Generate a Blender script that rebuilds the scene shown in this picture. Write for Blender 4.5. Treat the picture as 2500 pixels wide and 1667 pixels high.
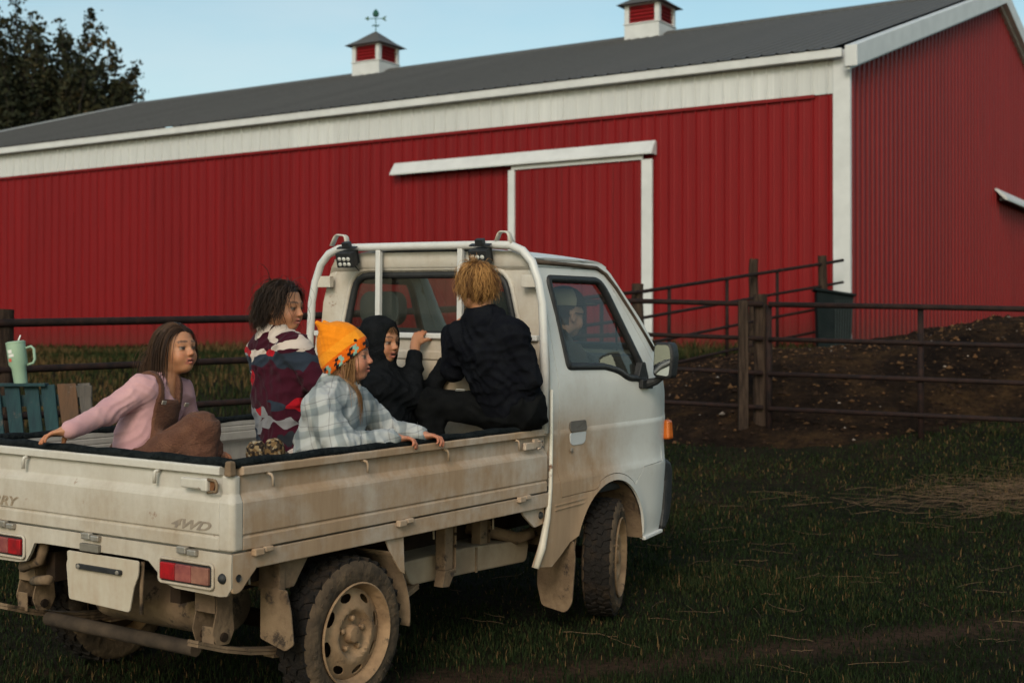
import bpy, bmesh, math, random
import numpy as np
from mathutils import Vector, Matrix, geometry
rng = np.random.RandomState(7); random.seed(7)
for o in list(bpy.data.objects): bpy.data.objects.remove(o)
sc = bpy.context.scene
COL = sc.collection
# ------------------------------------------------------------------ camera
PITCH, ROLL, FPX = 0.01034, 0.00141, 3400.0
CAMZ = 1.5
def cam_basis(pitch, roll, yaw=math.pi/2):
    fwd = np.array([math.cos(yaw)*math.cos(pitch), math.sin(yaw)*math.cos(pitch), math.sin(pitch)])
    right = np.array([math.sin(yaw), -math.cos(yaw), 0.0]); up = np.cross(right, fwd)
    r = right*math.cos(roll)+up*math.sin(roll); u = -right*math.sin(roll)+up*math.cos(roll)
    return np.array([r, u, fwd])
BW = cam_basis(PITCH, ROLL)
cam = bpy.data.cameras.new('camera'); cam.lens = FPX/2500*36; cam.sensor_width = 36
cam.clip_end = 2000; cam.clip_start = .1
cam.dof.use_dof = True; cam.dof.focus_distance = 5.6; cam.dof.aperture_fstop = 4.0
camo = bpy.data.objects.new('camera', cam); COL.objects.link(camo)
camo.matrix_world = Matrix([[BW[0][0], BW[1][0], -BW[2][0], 0], [BW[0][1], BW[1][1], -BW[2][1], 0],
                            [BW[0][2], BW[1][2], -BW[2][2], CAMZ], [0, 0, 0, 1]])
sc.camera = camo
# ------------------------------------------------------------------ world, sun, exposure
SUN_EL, SUN_AZ = math.radians(30), math.radians(191)     # azimuth clockwise from +Y: behind the camera
w = bpy.data.worlds.new('World'); sc.world = w; w.use_nodes = True
nt = w.node_tree; nt.nodes.clear()
sky = nt.nodes.new('ShaderNodeTexSky'); sky.sky_type = 'NISHITA'; sky.sun_disc = False
sky.sun_elevation = SUN_EL; sky.sun_rotation = SUN_AZ; sky.air_density = 1.0; sky.dust_density = 2.0; sky.ozone_density = 1.0
tint = nt.nodes.new('ShaderNodeMix'); tint.data_type = 'RGBA'; tint.blend_type = 'MULTIPLY'
tint.inputs['Factor'].default_value = 1; tint.inputs['B'].default_value = (.965, 1.035, .865, 1)
bg = nt.nodes.new('ShaderNodeBackground'); bg.inputs['Strength'].default_value = .13
wo = nt.nodes.new('ShaderNodeOutputWorld')
nt.links.new(sky.outputs['Color'], tint.inputs['A'])
wtc = nt.nodes.new('ShaderNodeTexCoord'); wmp = nt.nodes.new('ShaderNodeMapping'); wmp.inputs['Scale'].default_value = (1.6, 1.6, 5); wn = nt.nodes.new('ShaderNodeTexNoise'); wn.inputs['Scale'].default_value = 2.2; wn.inputs['Detail'].default_value = 7
wr = nt.nodes.new('ShaderNodeMapRange'); wr.inputs['From Min'].default_value = .42; wr.inputs['From Max'].default_value = .75; wr.inputs['To Max'].default_value = .45; cl = nt.nodes.new('ShaderNodeMix'); cl.data_type = 'RGBA'
cl.inputs['B'].default_value = (4.3, 4.8, 5.0, 1)
nt.links.new(wtc.outputs['Generated'], wmp.inputs['Vector']); nt.links.new(wmp.outputs['Vector'], wn.inputs['Vector']); nt.links.new(wn.outputs['Fac'], wr.inputs['Value']); nt.links.new(wr.outputs['Result'], cl.inputs['Factor'])
nt.links.new(tint.outputs['Result'], cl.inputs['A']); nt.links.new(cl.outputs['Result'], bg.inputs['Color']); nt.links.new(bg.outputs['Background'], wo.inputs['Surface'])
sl = bpy.data.lights.new('sun', 'SUN'); sl.energy = 1.15; sl.angle = math.radians(20); sl.color = (1, .89, .82)
so = bpy.data.objects.new('sun', sl); COL.objects.link(so)
sd = Vector((math.sin(SUN_AZ)*math.cos(SUN_EL), math.cos(SUN_AZ)*math.cos(SUN_EL), math.sin(SUN_EL)))
so.rotation_euler = sd.to_track_quat('Z', 'Y').to_euler(); so.location = sd*60
sc.render.engine = 'CYCLES'
sc.view_settings.view_transform = 'Standard'; sc.view_settings.look = 'None'
sc.view_settings.exposure = 0.36; sc.view_settings.gamma = 1.0; sc.view_settings.use_curve_mapping = False
# ------------------------------------------------------------------ helpers
def tag(o, label=None, cat=None, group=None, kind=None):
    if label: o['label'] = label
    if cat: o['category'] = cat
    if group: o['group'] = group
    if kind: o['kind'] = kind
    return o
def empty(name, loc=(0, 0, 0), rz=0, mw=None, parent=None):
    o = bpy.data.objects.new(name, None); COL.objects.link(o); o.empty_display_size = .1
    if mw is not None: o.matrix_world = mw
    else: o.location = loc; o.rotation_euler = (0, 0, rz)
    if parent: o.parent = parent
    return o
def link(name, me, mats=None, parent=None, smooth=False, mw=None):
    o = bpy.data.objects.new(name, me); COL.objects.link(o)
    if mats is not None:
        for m in (mats if isinstance(mats, (list, tuple)) else [mats]): me.materials.append(m)
    if smooth: me.polygons.foreach_set('use_smooth', np.ones(len(me.polygons), dtype=bool))
    if parent: o.parent = parent
    if mw is not None: o.matrix_world = mw
    return o
def inst(o, parent=None, loc=None, rot=None, name=None):
    c = o.copy(); COL.objects.link(c)
    if parent is not None: c.parent = parent
    if loc is not None: c.location = loc
    if rot is not None: c.rotation_euler = rot
    return c
class MB:
    def __init__(s): s.v = []; s.f = []; s.m = []
    def add(s, V, F, mi=0):
        b = len(s.v); s.v += [tuple(map(float, p)) for p in V]; s.f += [tuple(int(i)+b for i in q) for q in F]; s.m += [mi]*len(F); return s
    def box(s, c, d, R=None, mi=0, taper=None):
        x, y, z = [q/2 for q in d]; V = []
        for k in (-1, 1):
            t = 1 if (taper is None or k < 0) else taper
            for a, b in ((-1, -1), (1, -1), (1, 1), (-1, 1)): V.append(Vector((a*x*t, b*y*t, k*z)))
        if R is not None: V = [R @ p for p in V]
        V = [p+Vector(c) for p in V]
        return s.add(V, [(3, 2, 1, 0), (4, 5, 6, 7), (0, 1, 5, 4), (1, 2, 6, 5), (2, 3, 7, 6), (3, 0, 4, 7)], mi)
    def bar(s, a, b, wd, ht, up=(0, 0, 1), mi=0):
        a = Vector(a); b = Vector(b); d = (b-a).normalized(); u = Vector(up); sx = d.cross(u).normalized(); u = sx.cross(d)
        V = []
        for p in (a, b):
            for i, j in ((-1, -1), (1, -1), (1, 1), (-1, 1)): V.append(p+sx*(i*wd/2)+u*(j*ht/2))
        return s.add(V, [(3, 2, 1, 0), (4, 5, 6, 7), (0, 1, 5, 4), (1, 2, 6, 5), (2, 3, 7, 6), (3, 0, 4, 7)], mi)
    def tube(s, pts, r, n=10, mi=0, cap=True, closed=False, flat=1.0, up=None):
        P = [Vector(p) for p in pts]; N = len(P); R = r if isinstance(r, (list, tuple)) else [r]*N
        V = []; F = []; prev = None
        for i, p in enumerate(P):
            if closed: d = P[(i+1) % N]-P[i-1]
            else: d = (P[min(i+1, N-1)]-P[max(i-1, 0)])
            d = d.normalized()
            if prev is None:
                q = Vector(up) if up else (Vector((0, 0, 1)) if abs(d.z) < .9 else Vector((1, 0, 0)))
            else: q = prev
            u = (q-d*q.dot(d)).normalized(); prev = u; sx = d.cross(u)
            for k in range(n):
                a = 2*math.pi*k/n; V.append(p+u*(math.cos(a)*R[i]*flat)+sx*(math.sin(a)*R[i]))
        L = N if closed else N-1
        for i in range(L):
            j = (i+1) % N
            for k in range(n): F.append((i*n+k, i*n+(k+1) % n, j*n+(k+1) % n, j*n+k))
        if cap and not closed: F.append(tuple(range(n-1, -1, -1))); F.append(tuple(range((N-1)*n, N*n)))
        return s.add(V, F, mi)
    def lathe(s, prof, n=32, axis='z', c=(0, 0, 0), mi=0, R=None, a0=0, a1=2*math.pi):
        full = abs(a1-a0-2*math.pi) < 1e-6; V = []; F = []; m = n if full else n+1
        for (r, h) in prof:
            for k in range(m):
                a = a0+(a1-a0)*k/n; x, y = r*math.cos(a), r*math.sin(a)
                p = Vector((x, y, h)) if axis == 'z' else (Vector((x, h, y)) if axis == 'y' else Vector((h, x, y)))
                if R is not None: p = R @ p
                V.append(p+Vector(c))
        for i in range(len(prof)-1):
            for k in range(n):
                k2 = (k+1) % m if full else k+1
                F.append((i*m+k, i*m+k2, (i+1)*m+k2, (i+1)*m+k))
        return s.add(V, F, mi)
    def prism(s, poly, a, b, fn, mi=0):
        n = len(poly); V = [fn(p[0], p[1], a) for p in poly]+[fn(p[0], p[1], b) for p in poly]
        F = [tuple(range(n-1, -1, -1)), tuple(range(n, 2*n))]+[(i, (i+1) % n, n+(i+1) % n, n+i) for i in range(n)]
        return s.add(V, F, mi)
    def mesh(s, name):
        me = bpy.data.meshes.new(name); me.from_pydata(s.v, [], s.f)
        if any(s.m): me.polygons.foreach_set('material_index', s.m)
        bm = bmesh.new(); bm.from_mesh(me); bmesh.ops.recalc_face_normals(bm, faces=bm.faces); bm.to_mesh(me); bm.free()
        me.update(); return me
    def build(s, name, mats, parent=None, smooth=False, bevel=0, mw=None, angle=None):
        o = link(name, s.mesh(name), mats, parent, smooth, mw)
        if bevel:
            m = o.modifiers.new('bevel', 'BEVEL'); m.width = bevel; m.segments = 2; m.limit_method = 'ANGLE'; m.angle_limit = math.radians(35)
        if smooth and angle:
            o.data.set_sharp_from_angle(angle=math.radians(angle))
        return o
def arc(cx, cy, r, a0, a1, n):
    return [(cx+r*math.cos(math.radians(a0+(a1-a0)*i/n)), cy+r*math.sin(math.radians(a0+(a1-a0)*i/n))) for i in range(n+1)]
def rrect(x0, y0, x1, y1, r, n=5):
    return arc(x1-r, y0+r, r, -90, 0, n)+arc(x1-r, y1-r, r, 0, 90, n)+arc(x0+r, y1-r, r, 90, 180, n)+arc(x0+r, y0+r, r, 180, 270, n)
def rpoly(pts, r, n=4):
    """round the corners of a polygon"""
    out = []; N = len(pts); R = r if isinstance(r, (list, tuple)) else [r]*N
    for i in range(N):
        p = Vector(pts[i]); a = Vector(pts[i-1]); b = Vector(pts[(i+1) % N])
        if R[i] <= 0: out.append(tuple(p)); continue
        t = min(R[i], (a-p).length*.48, (b-p).length*.48); u = p+(a-p).normalized()*t; v = p+(b-p).normalized()*t
        for k in range(n+1):
            s = k/n; out.append(tuple(u*(1-s)**2+p*2*s*(1-s)+v*s*s))
    return out
def inpoly(P, poly):
    x, y = P[:, 0], P[:, 1]; r = np.zeros(len(P), bool); n = len(poly)
    for i in range(n):
        x1, y1 = poly[i]; x2, y2 = poly[i-1]
        c = ((y1 > y) != (y2 > y)) & (x < (x2-x1)*(y-y1)/(y2-y1+1e-12)+x1); r ^= c
    return r
def densify(poly, step):
    out = []; n = len(poly)
    for i in range(n):
        a = poly[i]; b = poly[(i+1) % n]; L = math.hypot(b[0]-a[0], b[1]-a[1]); k = max(1, int(L/step))
        for j in range(k): out.append((a[0]+(b[0]-a[0])*j/k, a[1]+(b[1]-a[1])*j/k))
    return out
def panel(name, outer, holes, fn, step, mats, parent=None, thick=.0, off=-1, extra_u=(), extra_v=()):
    """sheet panel: 2D outline with holes, meshed with an inner grid and mapped to 3D by fn"""
    V = []; E = []; loops = [densify(outer, step)]+[densify(h, step) for h in holes]
    for L in loops:
        b = len(V); V += L; E += [(b+i, b+(i+1) % len(L)) for i in range(len(L))]
    A = np.array(loops[0]); lo = A.min(0); hi = A.max(0)
    us = np.array(sorted(list(np.arange(lo[0]+step*.5, hi[0], step))+list(extra_u))); vs = np.array(sorted(list(np.arange(lo[1]+step*.5, hi[1], step))+list(extra_v)))
    G = np.array([(u, v) for u in us for v in vs])
    k = inpoly(G, loops[0])
    for h in loops[1:]: k &= ~inpoly(G, h)
    G = G[k]
    B = np.array(V); d = np.full(len(G), 9.)
    for i in range(0, len(G), 2000):
        d[i:i+2000] = np.sqrt(((G[i:i+2000, None]-B[None])**2).sum(2)).min(1)
    G = G[d > step*.3]
    V = V+[tuple(g) for g in G]
    r = geometry.delaunay_2d_cdt([Vector(v) for v in V], E, [], 0, 1e-6)
    nv, nf = r[0], r[2]
    Q = np.array([(v[0], v[1]) for v in nv]); cen = np.array([Q[list(f)].mean(0) for f in nf]); ok = inpoly(cen, loops[0])
    for h in loops[1:]: ok &= ~inpoly(cen, h)
    nf = [f for f, k in zip(nf, ok) if k]
    P = [fn(v[0], v[1]) for v in nv]
    me = bpy.data.meshes.new(name); me.from_pydata([tuple(p) for p in P], [], [tuple(f) for f in nf])
    o = link(name, me, mats, parent, True)
    if thick:
        m = o.modifiers.new('thickness', 'SOLIDIFY'); m.thickness = thick; m.offset = off; es = o.modifiers.new('crisp', 'EDGE_SPLIT'); es.split_angle = math.radians(40)
    return o
# ------------------------------------------------------------------ materials
def hexl(h):
    c = [int(h[i:i+2], 16)/255 for i in (0, 2, 4)]
    return tuple(x/12.92 if x <= .04045 else ((x+.055)/1.055)**2.4 for x in c)+(1,)
def nmat(name, rough=.6, metal=0.0, spec=.5):
    m = bpy.data.materials.new(name); m.use_nodes = True; nt = m.node_tree; b = nt.nodes['Principled BSDF']
    b.inputs['Roughness'].default_value = rough; b.inputs['Metallic'].default_value = metal; b.inputs['Specular IOR Level'].default_value = spec
    return m, nt, b
def nd(nt, t, **k):
    n = nt.nodes.new('ShaderNode'+t)
    for a, v in k.items():
        if a in n.inputs.keys(): n.inputs[a].default_value = v
        else: setattr(n, a, v)
    return n
def ramp(nt, stops, interp='LINEAR'):
    n = nt.nodes.new('ShaderNodeValToRGB'); cr = n.color_ramp; cr.interpolation = interp
    while len(cr.elements) > len(stops): cr.elements.remove(cr.elements[-1])
    while len(cr.elements) < len(stops): cr.elements.new(.5)
    for e, (p, c) in zip(cr.elements, stops): e.position = p; e.color = c if len(c) == 4 else tuple(c)+(1,)
    return n
def simple(name, c1, c2=None, scale=8, rough=.6, metal=0, bump=0, bscale=None, detail=5, spec=.4, stretch=None, lo=.35, hi=.65, wear=None):
    """principled material with noise colour variation and fine relief"""
    m, nt, b = nmat(name, rough, metal, spec); L = nt.links.new
    tc = nd(nt, 'TexCoord'); mp = nd(nt, 'Mapping'); L(tc.outputs['Object'], mp.inputs['Vector'])
    if stretch: mp.inputs['Scale'].default_value = stretch
    n = nd(nt, 'TexNoise', Scale=scale, Detail=detail, Roughness=.6); L(mp.outputs['Vector'], n.inputs['Vector'])
    c2 = c2 or tuple(x*.75 for x in c1[:3])
    r = ramp(nt, [(lo, c1), (hi, c2)]); L(n.outputs['Fac'], r.inputs['Fac'])
    out = r.outputs['Color']
    if wear:
        n3 = nd(nt, 'TexNoise', Scale=wear[1], Detail=8, Roughness=.7); L(tc.outputs['Object'], n3.inputs['Vector'])
        r3 = ramp(nt, [(wear[2], (0, 0, 0)), (wear[2]+.08, (1, 1, 1))]); L(n3.outputs['Fac'], r3.inputs['Fac'])
        mx = nd(nt, 'Mix', data_type='RGBA'); L(r3.outputs['Color'], mx.inputs['Factor']); L(out, mx.inputs['A']); mx.inputs['B'].default_value = wear[0]+(1,)
        out = mx.outputs['Result']
    L(out, b.inputs['Base Color'])
    if bump:
        n2 = nd(nt, 'TexNoise', Scale=bscale or scale*4, Detail=4); L(mp.outputs['Vector'], n2.inputs['Vector'])
        bp = nd(nt, 'Bump', Strength=bump, Distance=.02); L(n2.outputs['Fac'], bp.inputs['Height']); L(bp.outputs['Normal'], b.inputs['Normal'])
    return m
def sstep(a, b, x):
    t = np.clip((x-a)/(b-a), 0, 1); return t*t*(3-2*t)
def vnoise(x, y, seed=0):
    """cheap smooth 2D value noise from summed sines"""
    r = np.random.RandomState(seed); s = 0
    for i in range(7):
        a = r.uniform(0, 6.28); k = r.uniform(.6, 2.2); s = s+np.sin((x*np.cos(a)+y*np.sin(a))*k+r.uniform(0, 6.28))
    return s/7
# ------------------------------------------------------------------ truck frame (x forward, y left, z up; origin on the ground under the tailgate)
BT = cam_basis(math.radians(-1.28582813), math.radians(.59174593), math.radians(33.27080153))
CT = np.array([-3.28075754, -3.93206232, .5502007+.92])
RT = BW.T @ BT
TT = np.array([0, 0, CAMZ])-RT @ CT
MT = Matrix([[*RT[0], TT[0]], [*RT[1], TT[1]], [*RT[2], TT[2]], [0, 0, 0, 1]])
def tw(p): return RT @ np.array(p, float)+TT
# ================================================================== SETTING
# ---- terrain
NRM = RT @ np.array([0, 0, 1.]); P0 = tw((1.6, 0, 0))
BC = np.array([4.756, 19.697, 1.574]); BA = math.radians(58.075)
GW = np.array([math.cos(BA), math.sin(BA)])
def ground(x, y):
    x = np.asarray(x, float); y = np.asarray(y, float)
    z = P0[2]-(NRM[0]*(x-P0[0])+NRM[1]*(np.minimum(y, 40)-P0[1]))/NRM[2]
    s = -((x-BC[0])*GW[0]+(y-BC[1])*GW[1])
    t = sstep(11.5, .8, s)
    z = z*(1-t)+(BC[2]-.03)*t
    return z
def ground_n(x, y):
    near = np.clip(1-np.hypot(x, y-8)/16, 0, 1)
    return ground(x, y)+near*(.018*vnoise(x*2.2, y*2.2, 3)+.008*vnoise(x*7, y*7, 4))-.012
def axis(lo, hi, a, b, step, k=26):
    left = a-(np.linspace(1, 0, k, endpoint=False)**3)*(a-lo); right = b+(np.linspace(0, 1, k+1)[1:]**3)*(hi-b)
    return np.concatenate([left, np.arange(a, b+1e-6, step), right])
xs = axis(-500, 500, -7, 8, .12); ys = axis(-120, 700, 2.5, 22, .12)
X, Y = np.meshgrid(xs, ys); Z = ground_n(X, Y)
V = np.stack([X.ravel(), Y.ravel(), Z.ravel()], 1); nx = len(xs); ny = len(ys)
I = np.arange(nx*ny).reshape(ny, nx); F = np.stack([I[:-1, :-1], I[:-1, 1:], I[1:, 1:], I[1:, :-1]], -1).reshape(-1, 4)
me = bpy.data.meshes.new('ground'); me.from_pydata(V.tolist(), [], F.tolist())
def ground_mat():
    m, nt, b = nmat('soil_and_turf', 1, 0, .05); L = nt.links.new
    tc = nd(nt, 'TexCoord')
    n1 = nd(nt, 'TexNoise', Scale=1.1, Detail=7, Roughness=.62); L(tc.outputs['Object'], n1.inputs['Vector'])
    n2 = nd(nt, 'TexNoise', Scale=26., Detail=6, Roughness=.75); L(tc.outputs['Object'], n2.inputs['Vector'])
    r1 = ramp(nt, [(.40, (.011, .012, .007)), (.56, (.018, .015, .009)), (.68, (.035, .022, .013))]); L(n1.outputs['Fac'], r1.inputs['Fac'])
    r2 = ramp(nt, [(.35, (.45, .45, .45)), (.7, (1.5, 1.4, 1.3))]); L(n2.outputs['Fac'], r2.inputs['Fac'])
    mx = nd(nt, 'Mix', data_type='RGBA', blend_type='MULTIPLY'); mx.inputs['Factor'].default_value = 1
    L(r1.outputs['Color'], mx.inputs['A']); L(r2.outputs['Color'], mx.inputs['B'])
    at = nd(nt, 'Attribute', attribute_name='worn'); mw_ = nd(nt, 'Mix', data_type='RGBA'); L(at.outputs['Fac'], mw_.inputs['Factor']); L(mx.outputs['Result'], mw_.inputs['A']); m3 = nd(nt, 'Mix', data_type='RGBA', blend_type='MULTIPLY'); m3.inputs['Factor'].default_value = 1; m3.inputs['A'].default_value = (.050, .031, .021, 1); L(r2.outputs['Color'], m3.inputs['B']); L(m3.outputs['Result'], mw_.inputs['B']); L(mw_.outputs['Result'], b.inputs['Base Color'])
    bp = nd(nt, 'Bump', Strength=.8, Distance=.03); L(n2.outputs['Fac'], bp.inputs['Height']); L(bp.outputs['Normal'], b.inputs['Normal'])
    return m
M_ground = ground_mat()
def straw_field(x, y):
    """dry hay patch on the right and the worn wheel track in front"""
    hay = np.exp(-(((x-4.0)/.95)**2+((y-10.0)/.5)**2)*1.2)
    track = np.exp(-((y-(5.75+.42*(x-.2)))/.17)**2)*(x > -.6)
    return hay, track
_h, _t = straw_field(X.ravel(), Y.ravel()); _a = me.attributes.new('worn', 'FLOAT', 'POINT'); _a.data.foreach_set('value', np.clip(_t+.4*_h, 0, 1).astype(np.float32))
tag(link('ground', me, M_ground, smooth=True), kind='structure')
# ---- soil mound behind the right-hand gate
cx = [0.2, 1.0, 1.5, 2.0, 2.9, 3.8, 4.33, 4.75, 5.15, 6.0, 8.0, 11.]; cz = [.9, 1.05, 1.2, 1.42, 1.6, 1.64, 1.70, 1.85, 1.92, 1.95, 2.0, 2.05]
mxs = np.arange(.2, 11, .07); mys = np.arange(11.6, 18.6, .07)
def mound(x, y):
    base = ground(x, y)
    c = np.interp(x, cx, cz)
    front = sstep(11.9+.25*np.sin(x*1.7), 14.4+.2*np.sin(x*2.3+1), y); back = 1-.35*sstep(15.2, 18.4, y)
    h = np.maximum(c-base, 0)*front*back*sstep(.2, 1.6, x)
    rough = .05*vnoise(x*3, y*3, 11)+.035*vnoise(x*8, y*8, 12)+.018*vnoise(x*19, y*19, 13)
    return base-.05+h+rough*np.minimum(1, h*3+.25)+.02*front
MX, MY = np.meshgrid(mxs, mys); MZ = mound(MX, MY)
I = np.arange(MX.size).reshape(MX.shape); F = np.stack([I[:-1, :-1], I[:-1, 1:], I[1:, 1:], I[1:, :-1]], -1).reshape(-1, 4)
me = bpy.data.meshes.new('dirt_mound'); me.from_pydata(np.stack([MX.ravel(), MY.ravel(), MZ.ravel()], 1).tolist(), [], F.tolist())
def dirt_mat():
    m, nt, b = nmat('dark_compost_soil', 1, 0, .04); L = nt.links.new
    tc = nd(nt, 'TexCoord')
    n1 = nd(nt, 'TexNoise', Scale=1.6, Detail=8, Roughness=.7); L(tc.outputs['Object'], n1.inputs['Vector'])
    n2 = nd(nt, 'TexNoise', Scale=18., Detail=8, Roughness=.8); L(tc.outputs['Object'], n2.inputs['Vector'])
    r1 = ramp(nt, [(.36, (.010, .007, .006)), (.52, (.025, .016, .011)), (.66, (.062, .036, .018))]); L(n1.outputs['Fac'], r1.inputs['Fac'])
    r2 = ramp(nt, [(.35, (.4, .4, .4)), (.7, (1.6, 1.5, 1.4))]); L(n2.outputs['Fac'], r2.inputs['Fac'])
    mx = nd(nt, 'Mix', data_type='RGBA', blend_type='MULTIPLY'); mx.inputs['Factor'].default_value = 1
    L(r1.outputs['Color'], mx.inputs['A']); L(r2.outputs['Color'], mx.inputs['B']); L(mx.outputs['Result'], b.inputs['Base Color'])
    bp = nd(nt, 'Bump', Strength=1., Distance=.05); L(n2.outputs['Fac'], bp.inputs['Height']); L(bp.outputs['Normal'], b.inputs['Normal'])
    return m
M_dirt = dirt_mat()
tag(link('dirt_mound', me, M_dirt, smooth=True), kind='structure')
# clods, stones and wood chips on the mound
def scatter_lumps(name, pts, sizes, mats, label, cat, seed):
    r = np.random.RandomState(seed); base = np.array([(1, 0, 0), (-1, 0, 0), (0, 1, 0), (0, -1, 0), (0, 0, 1), (0, 0, -1)], float)
    T = np.array([(0, 2, 4), (2, 1, 4), (1, 3, 4), (3, 0, 4), (2, 0, 5), (1, 2, 5), (3, 1, 5), (0, 3, 5)])
    Vs = []; Fs = []; ms = []
    for i, (p, s) in enumerate(zip(pts, sizes)):
        q = base*r.uniform(.5, 1.2, (6, 1))*s*np.array([1, r.uniform(.6, 1.2), r.uniform(.4, .9)])
        a = r.uniform(0, 6.28); q = q @ np.array([[math.cos(a), -math.sin(a), 0], [math.sin(a), math.cos(a), 0], [0, 0, 1]])
        Vs.append(q+p); Fs.append(T+6*i); ms.append(np.full(8, r.choice(len(mats), p=[.72, .268, .012][:len(mats)] if len(mats) == 3 else None)))
    me = bpy.data.meshes.new(name); me.from_pydata(np.concatenate(Vs).tolist(), [], np.concatenate(Fs).tolist())
    me.polygons.foreach_set('material_index', np.concatenate(ms).astype(int))
    return tag(link(name, me, mats), label, cat, kind='stuff')
r = np.random.RandomState(5); n = 9000
px = r.uniform(.8, 9, n); py = 11.8+r.beta(1.6, 1.6, n)*4.6; pz = mound(px, py)
M_clod = simple('soil_clods', (.016, .010, .008), (.036, .021, .013), 9, 1, spec=.05)
M_chip = simple('wood_chips', (.085, .042, .020), (.11, .06, .03), 9, 1, spec=.05)
M_stone = simple('pale_stones', (.20, .15, .12), (.30, .24, .20), 9, .8)
scatter_lumps('mound_debris', np.stack([px, py, pz], 1), np.minimum(.006+r.exponential(.010, n), .045), [M_clod, M_chip, M_stone], 'loose clods, wood chips and pale stones on the soil mound', 'debris', 6)
# ---- grass
M_grass, nt, b = nmat('grass_blades', .9, 0, .04)
at = nd(nt, 'Attribute', attribute_name='tone'); rg = ramp(nt, [(0, (.007, .013, .005)), (.45, (.015, .024, .009)), (.7, (.029, .033, .012)), (.86, (.060, .040, .018)), (1, (.11, .066, .030))])
nt.links.new(at.outputs['Fac'], rg.inputs['Fac']); nt.links.new(rg.outputs['Color'], b.inputs['Base Color'])
def blades(name, x, y, z, h, wd, tone, seed, lean=.55, label=None):
    r = np.random.RandomState(seed); n = len(x); a = r.uniform(0, 6.283, n); d = np.stack([np.cos(a), np.sin(a)], 1); sdir = np.stack([-d[:, 1], d[:, 0]], 1)
    ln = r.uniform(.1, lean, n)*h
    b0 = np.stack([x-sdir[:, 0]*wd, y-sdir[:, 1]*wd, z-.01], 1); b1 = np.stack([x+sdir[:, 0]*wd, y+sdir[:, 1]*wd, z-.01], 1)
    m0 = np.stack([x+d[:, 0]*ln*.35-sdir[:, 0]*wd*.7, y+d[:, 1]*ln*.35-sdir[:, 1]*wd*.7, z+h*.6], 1); m1 = np.stack([x+d[:, 0]*ln*.35+sdir[:, 0]*wd*.7, y+d[:, 1]*ln*.35+sdir[:, 1]*wd*.7, z+h*.6], 1)
    tp = np.stack([x+d[:, 0]*ln, y+d[:, 1]*ln, z+h], 1)
    V = np.stack([b0, b1, m1, m0, tp], 1).reshape(-1, 3); i = np.arange(n)*5
    me = bpy.data.meshes.new(name); me.vertices.add(n*5); me.vertices.foreach_set('co', V.ravel())
    lp = np.stack([i, i+1, i+2, i+3, i+3, i+2, i+4], 1).ravel(); me.loops.add(n*7); me.loops.foreach_set('vertex_index', lp)
    me.polygons.add(n*2); ls = np.stack([np.arange(n)*7, np.arange(n)*7+4], 1).ravel(); me.polygons.foreach_set('loop_start', ls)
    at = me.attributes.new('tone', 'FLOAT', 'POINT'); at.data.foreach_set('value', np.repeat(tone, 5).astype(np.float32))
    me.update(); me.validate()
    return tag(link(name, me, M_grass), label, 'grass', kind='stuff')
N = 300000; r = np.random.RandomState(21)
yy = 4.6+8.2*r.beta(1.0, 1.35, N); xx = r.uniform(-.43, .43, N)*(yy+.4)
hay, trk = straw_field(xx, yy)
keep = r.uniform(0, 1, N) > .75*trk+.35*hay
clump = vnoise(xx*2.6, yy*2.6, 31)+.6*vnoise(xx*8, yy*8, 32)
keep &= r.uniform(0, 1, N) < .62+.5*clump
xx, yy, hay, clump = xx[keep], yy[keep], hay[keep], clump[keep]; n = len(xx)
hh = r.uniform(.010, .036, n)*(1+.4*clump); hh[r.uniform(0, 1, n) < .02] *= 2.0
tone = np.clip(r.normal(.38, .20, n)+.16*clump+.25*vnoise(xx*.9, yy*1.4, 77)+.45*hay, 0, 1); tone[r.uniform(0, 1, n) < .04] = .97
blades('grass', xx, yy, ground_n(xx, yy), hh, r.uniform(.0016, .0034, n)*(yy/6.5), tone, 22, 1.3, 'short dark grass of the yard around the truck')
# rough grass and weeds behind the left fence and along the barn
N = 70000; s = r.uniform(0, 1, N)**1.3*9.5; u = r.uniform(-19, 2.5, N)
bx = BC[0]+(-np.sin(BA))*(-u)-GW[0]*s; by = BC[1]+np.cos(BA)*(-u)-GW[1]*s
k = (by > 9.4) & (np.abs(bx) < .45*by) & ~((bx > 1.5) & (by < 18)) & ~((bx > -.9) & (by < 12.6)); bx, by, s = bx[k], by[k], s[k]; n = len(bx)
patch = vnoise(bx*1.3, by*1.3, 41)
tone = np.clip(r.normal(.74, .18, n)+.5*patch, 0, .97)
blades('rough_grass', bx, by, ground_n(bx, by), r.uniform(.04, .13, n)*(1+.9*(s < .6))*(1+.3*patch), r.uniform(.004, .009, n)*(by/14), tone, 42, .8, 'rough brown and green grass between the fence and the barn')
# loose straw
M_straw = simple('dry_straw', (.10, .060, .030), (.05, .03, .016), 5, .9)
def straw(name, pts, L, seed, label):
    r = np.random.RandomState(seed); mb = MB()
    for (x, y), l in zip(pts, L):
        a = r.normal(0, .7)+(math.pi if r.rand() < .5 else 0); c = r.normal(0, 3.5); P = []
        px, py = x, y
        for i in range(7):
            P.append((px, py, float(ground_n(px, py))+.014+.008*r.rand())); px += math.cos(a)*l/6; py += math.sin(a)*l/6; a += c*l/6
        mb.tube(P, .0011+.0009*r.rand(), 3, cap=False)
    return tag(mb.build(name, M_straw), label, 'straw', kind='stuff')
pts = [(r.normal(4.0, .65), r.normal(10.0, .30)) for _ in range(900)]; Ls = [r.uniform(.08, .4) for _ in pts]
for _ in range(80):
    y = r.uniform(5.2, 9.5); pts.append((r.uniform(-.05, .42)*y, y)); Ls.append(r.uniform(.04, .3))
straw('loose_straw', pts, Ls, 61, 'dry straw and hay strewn over the grass on the right')

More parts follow.
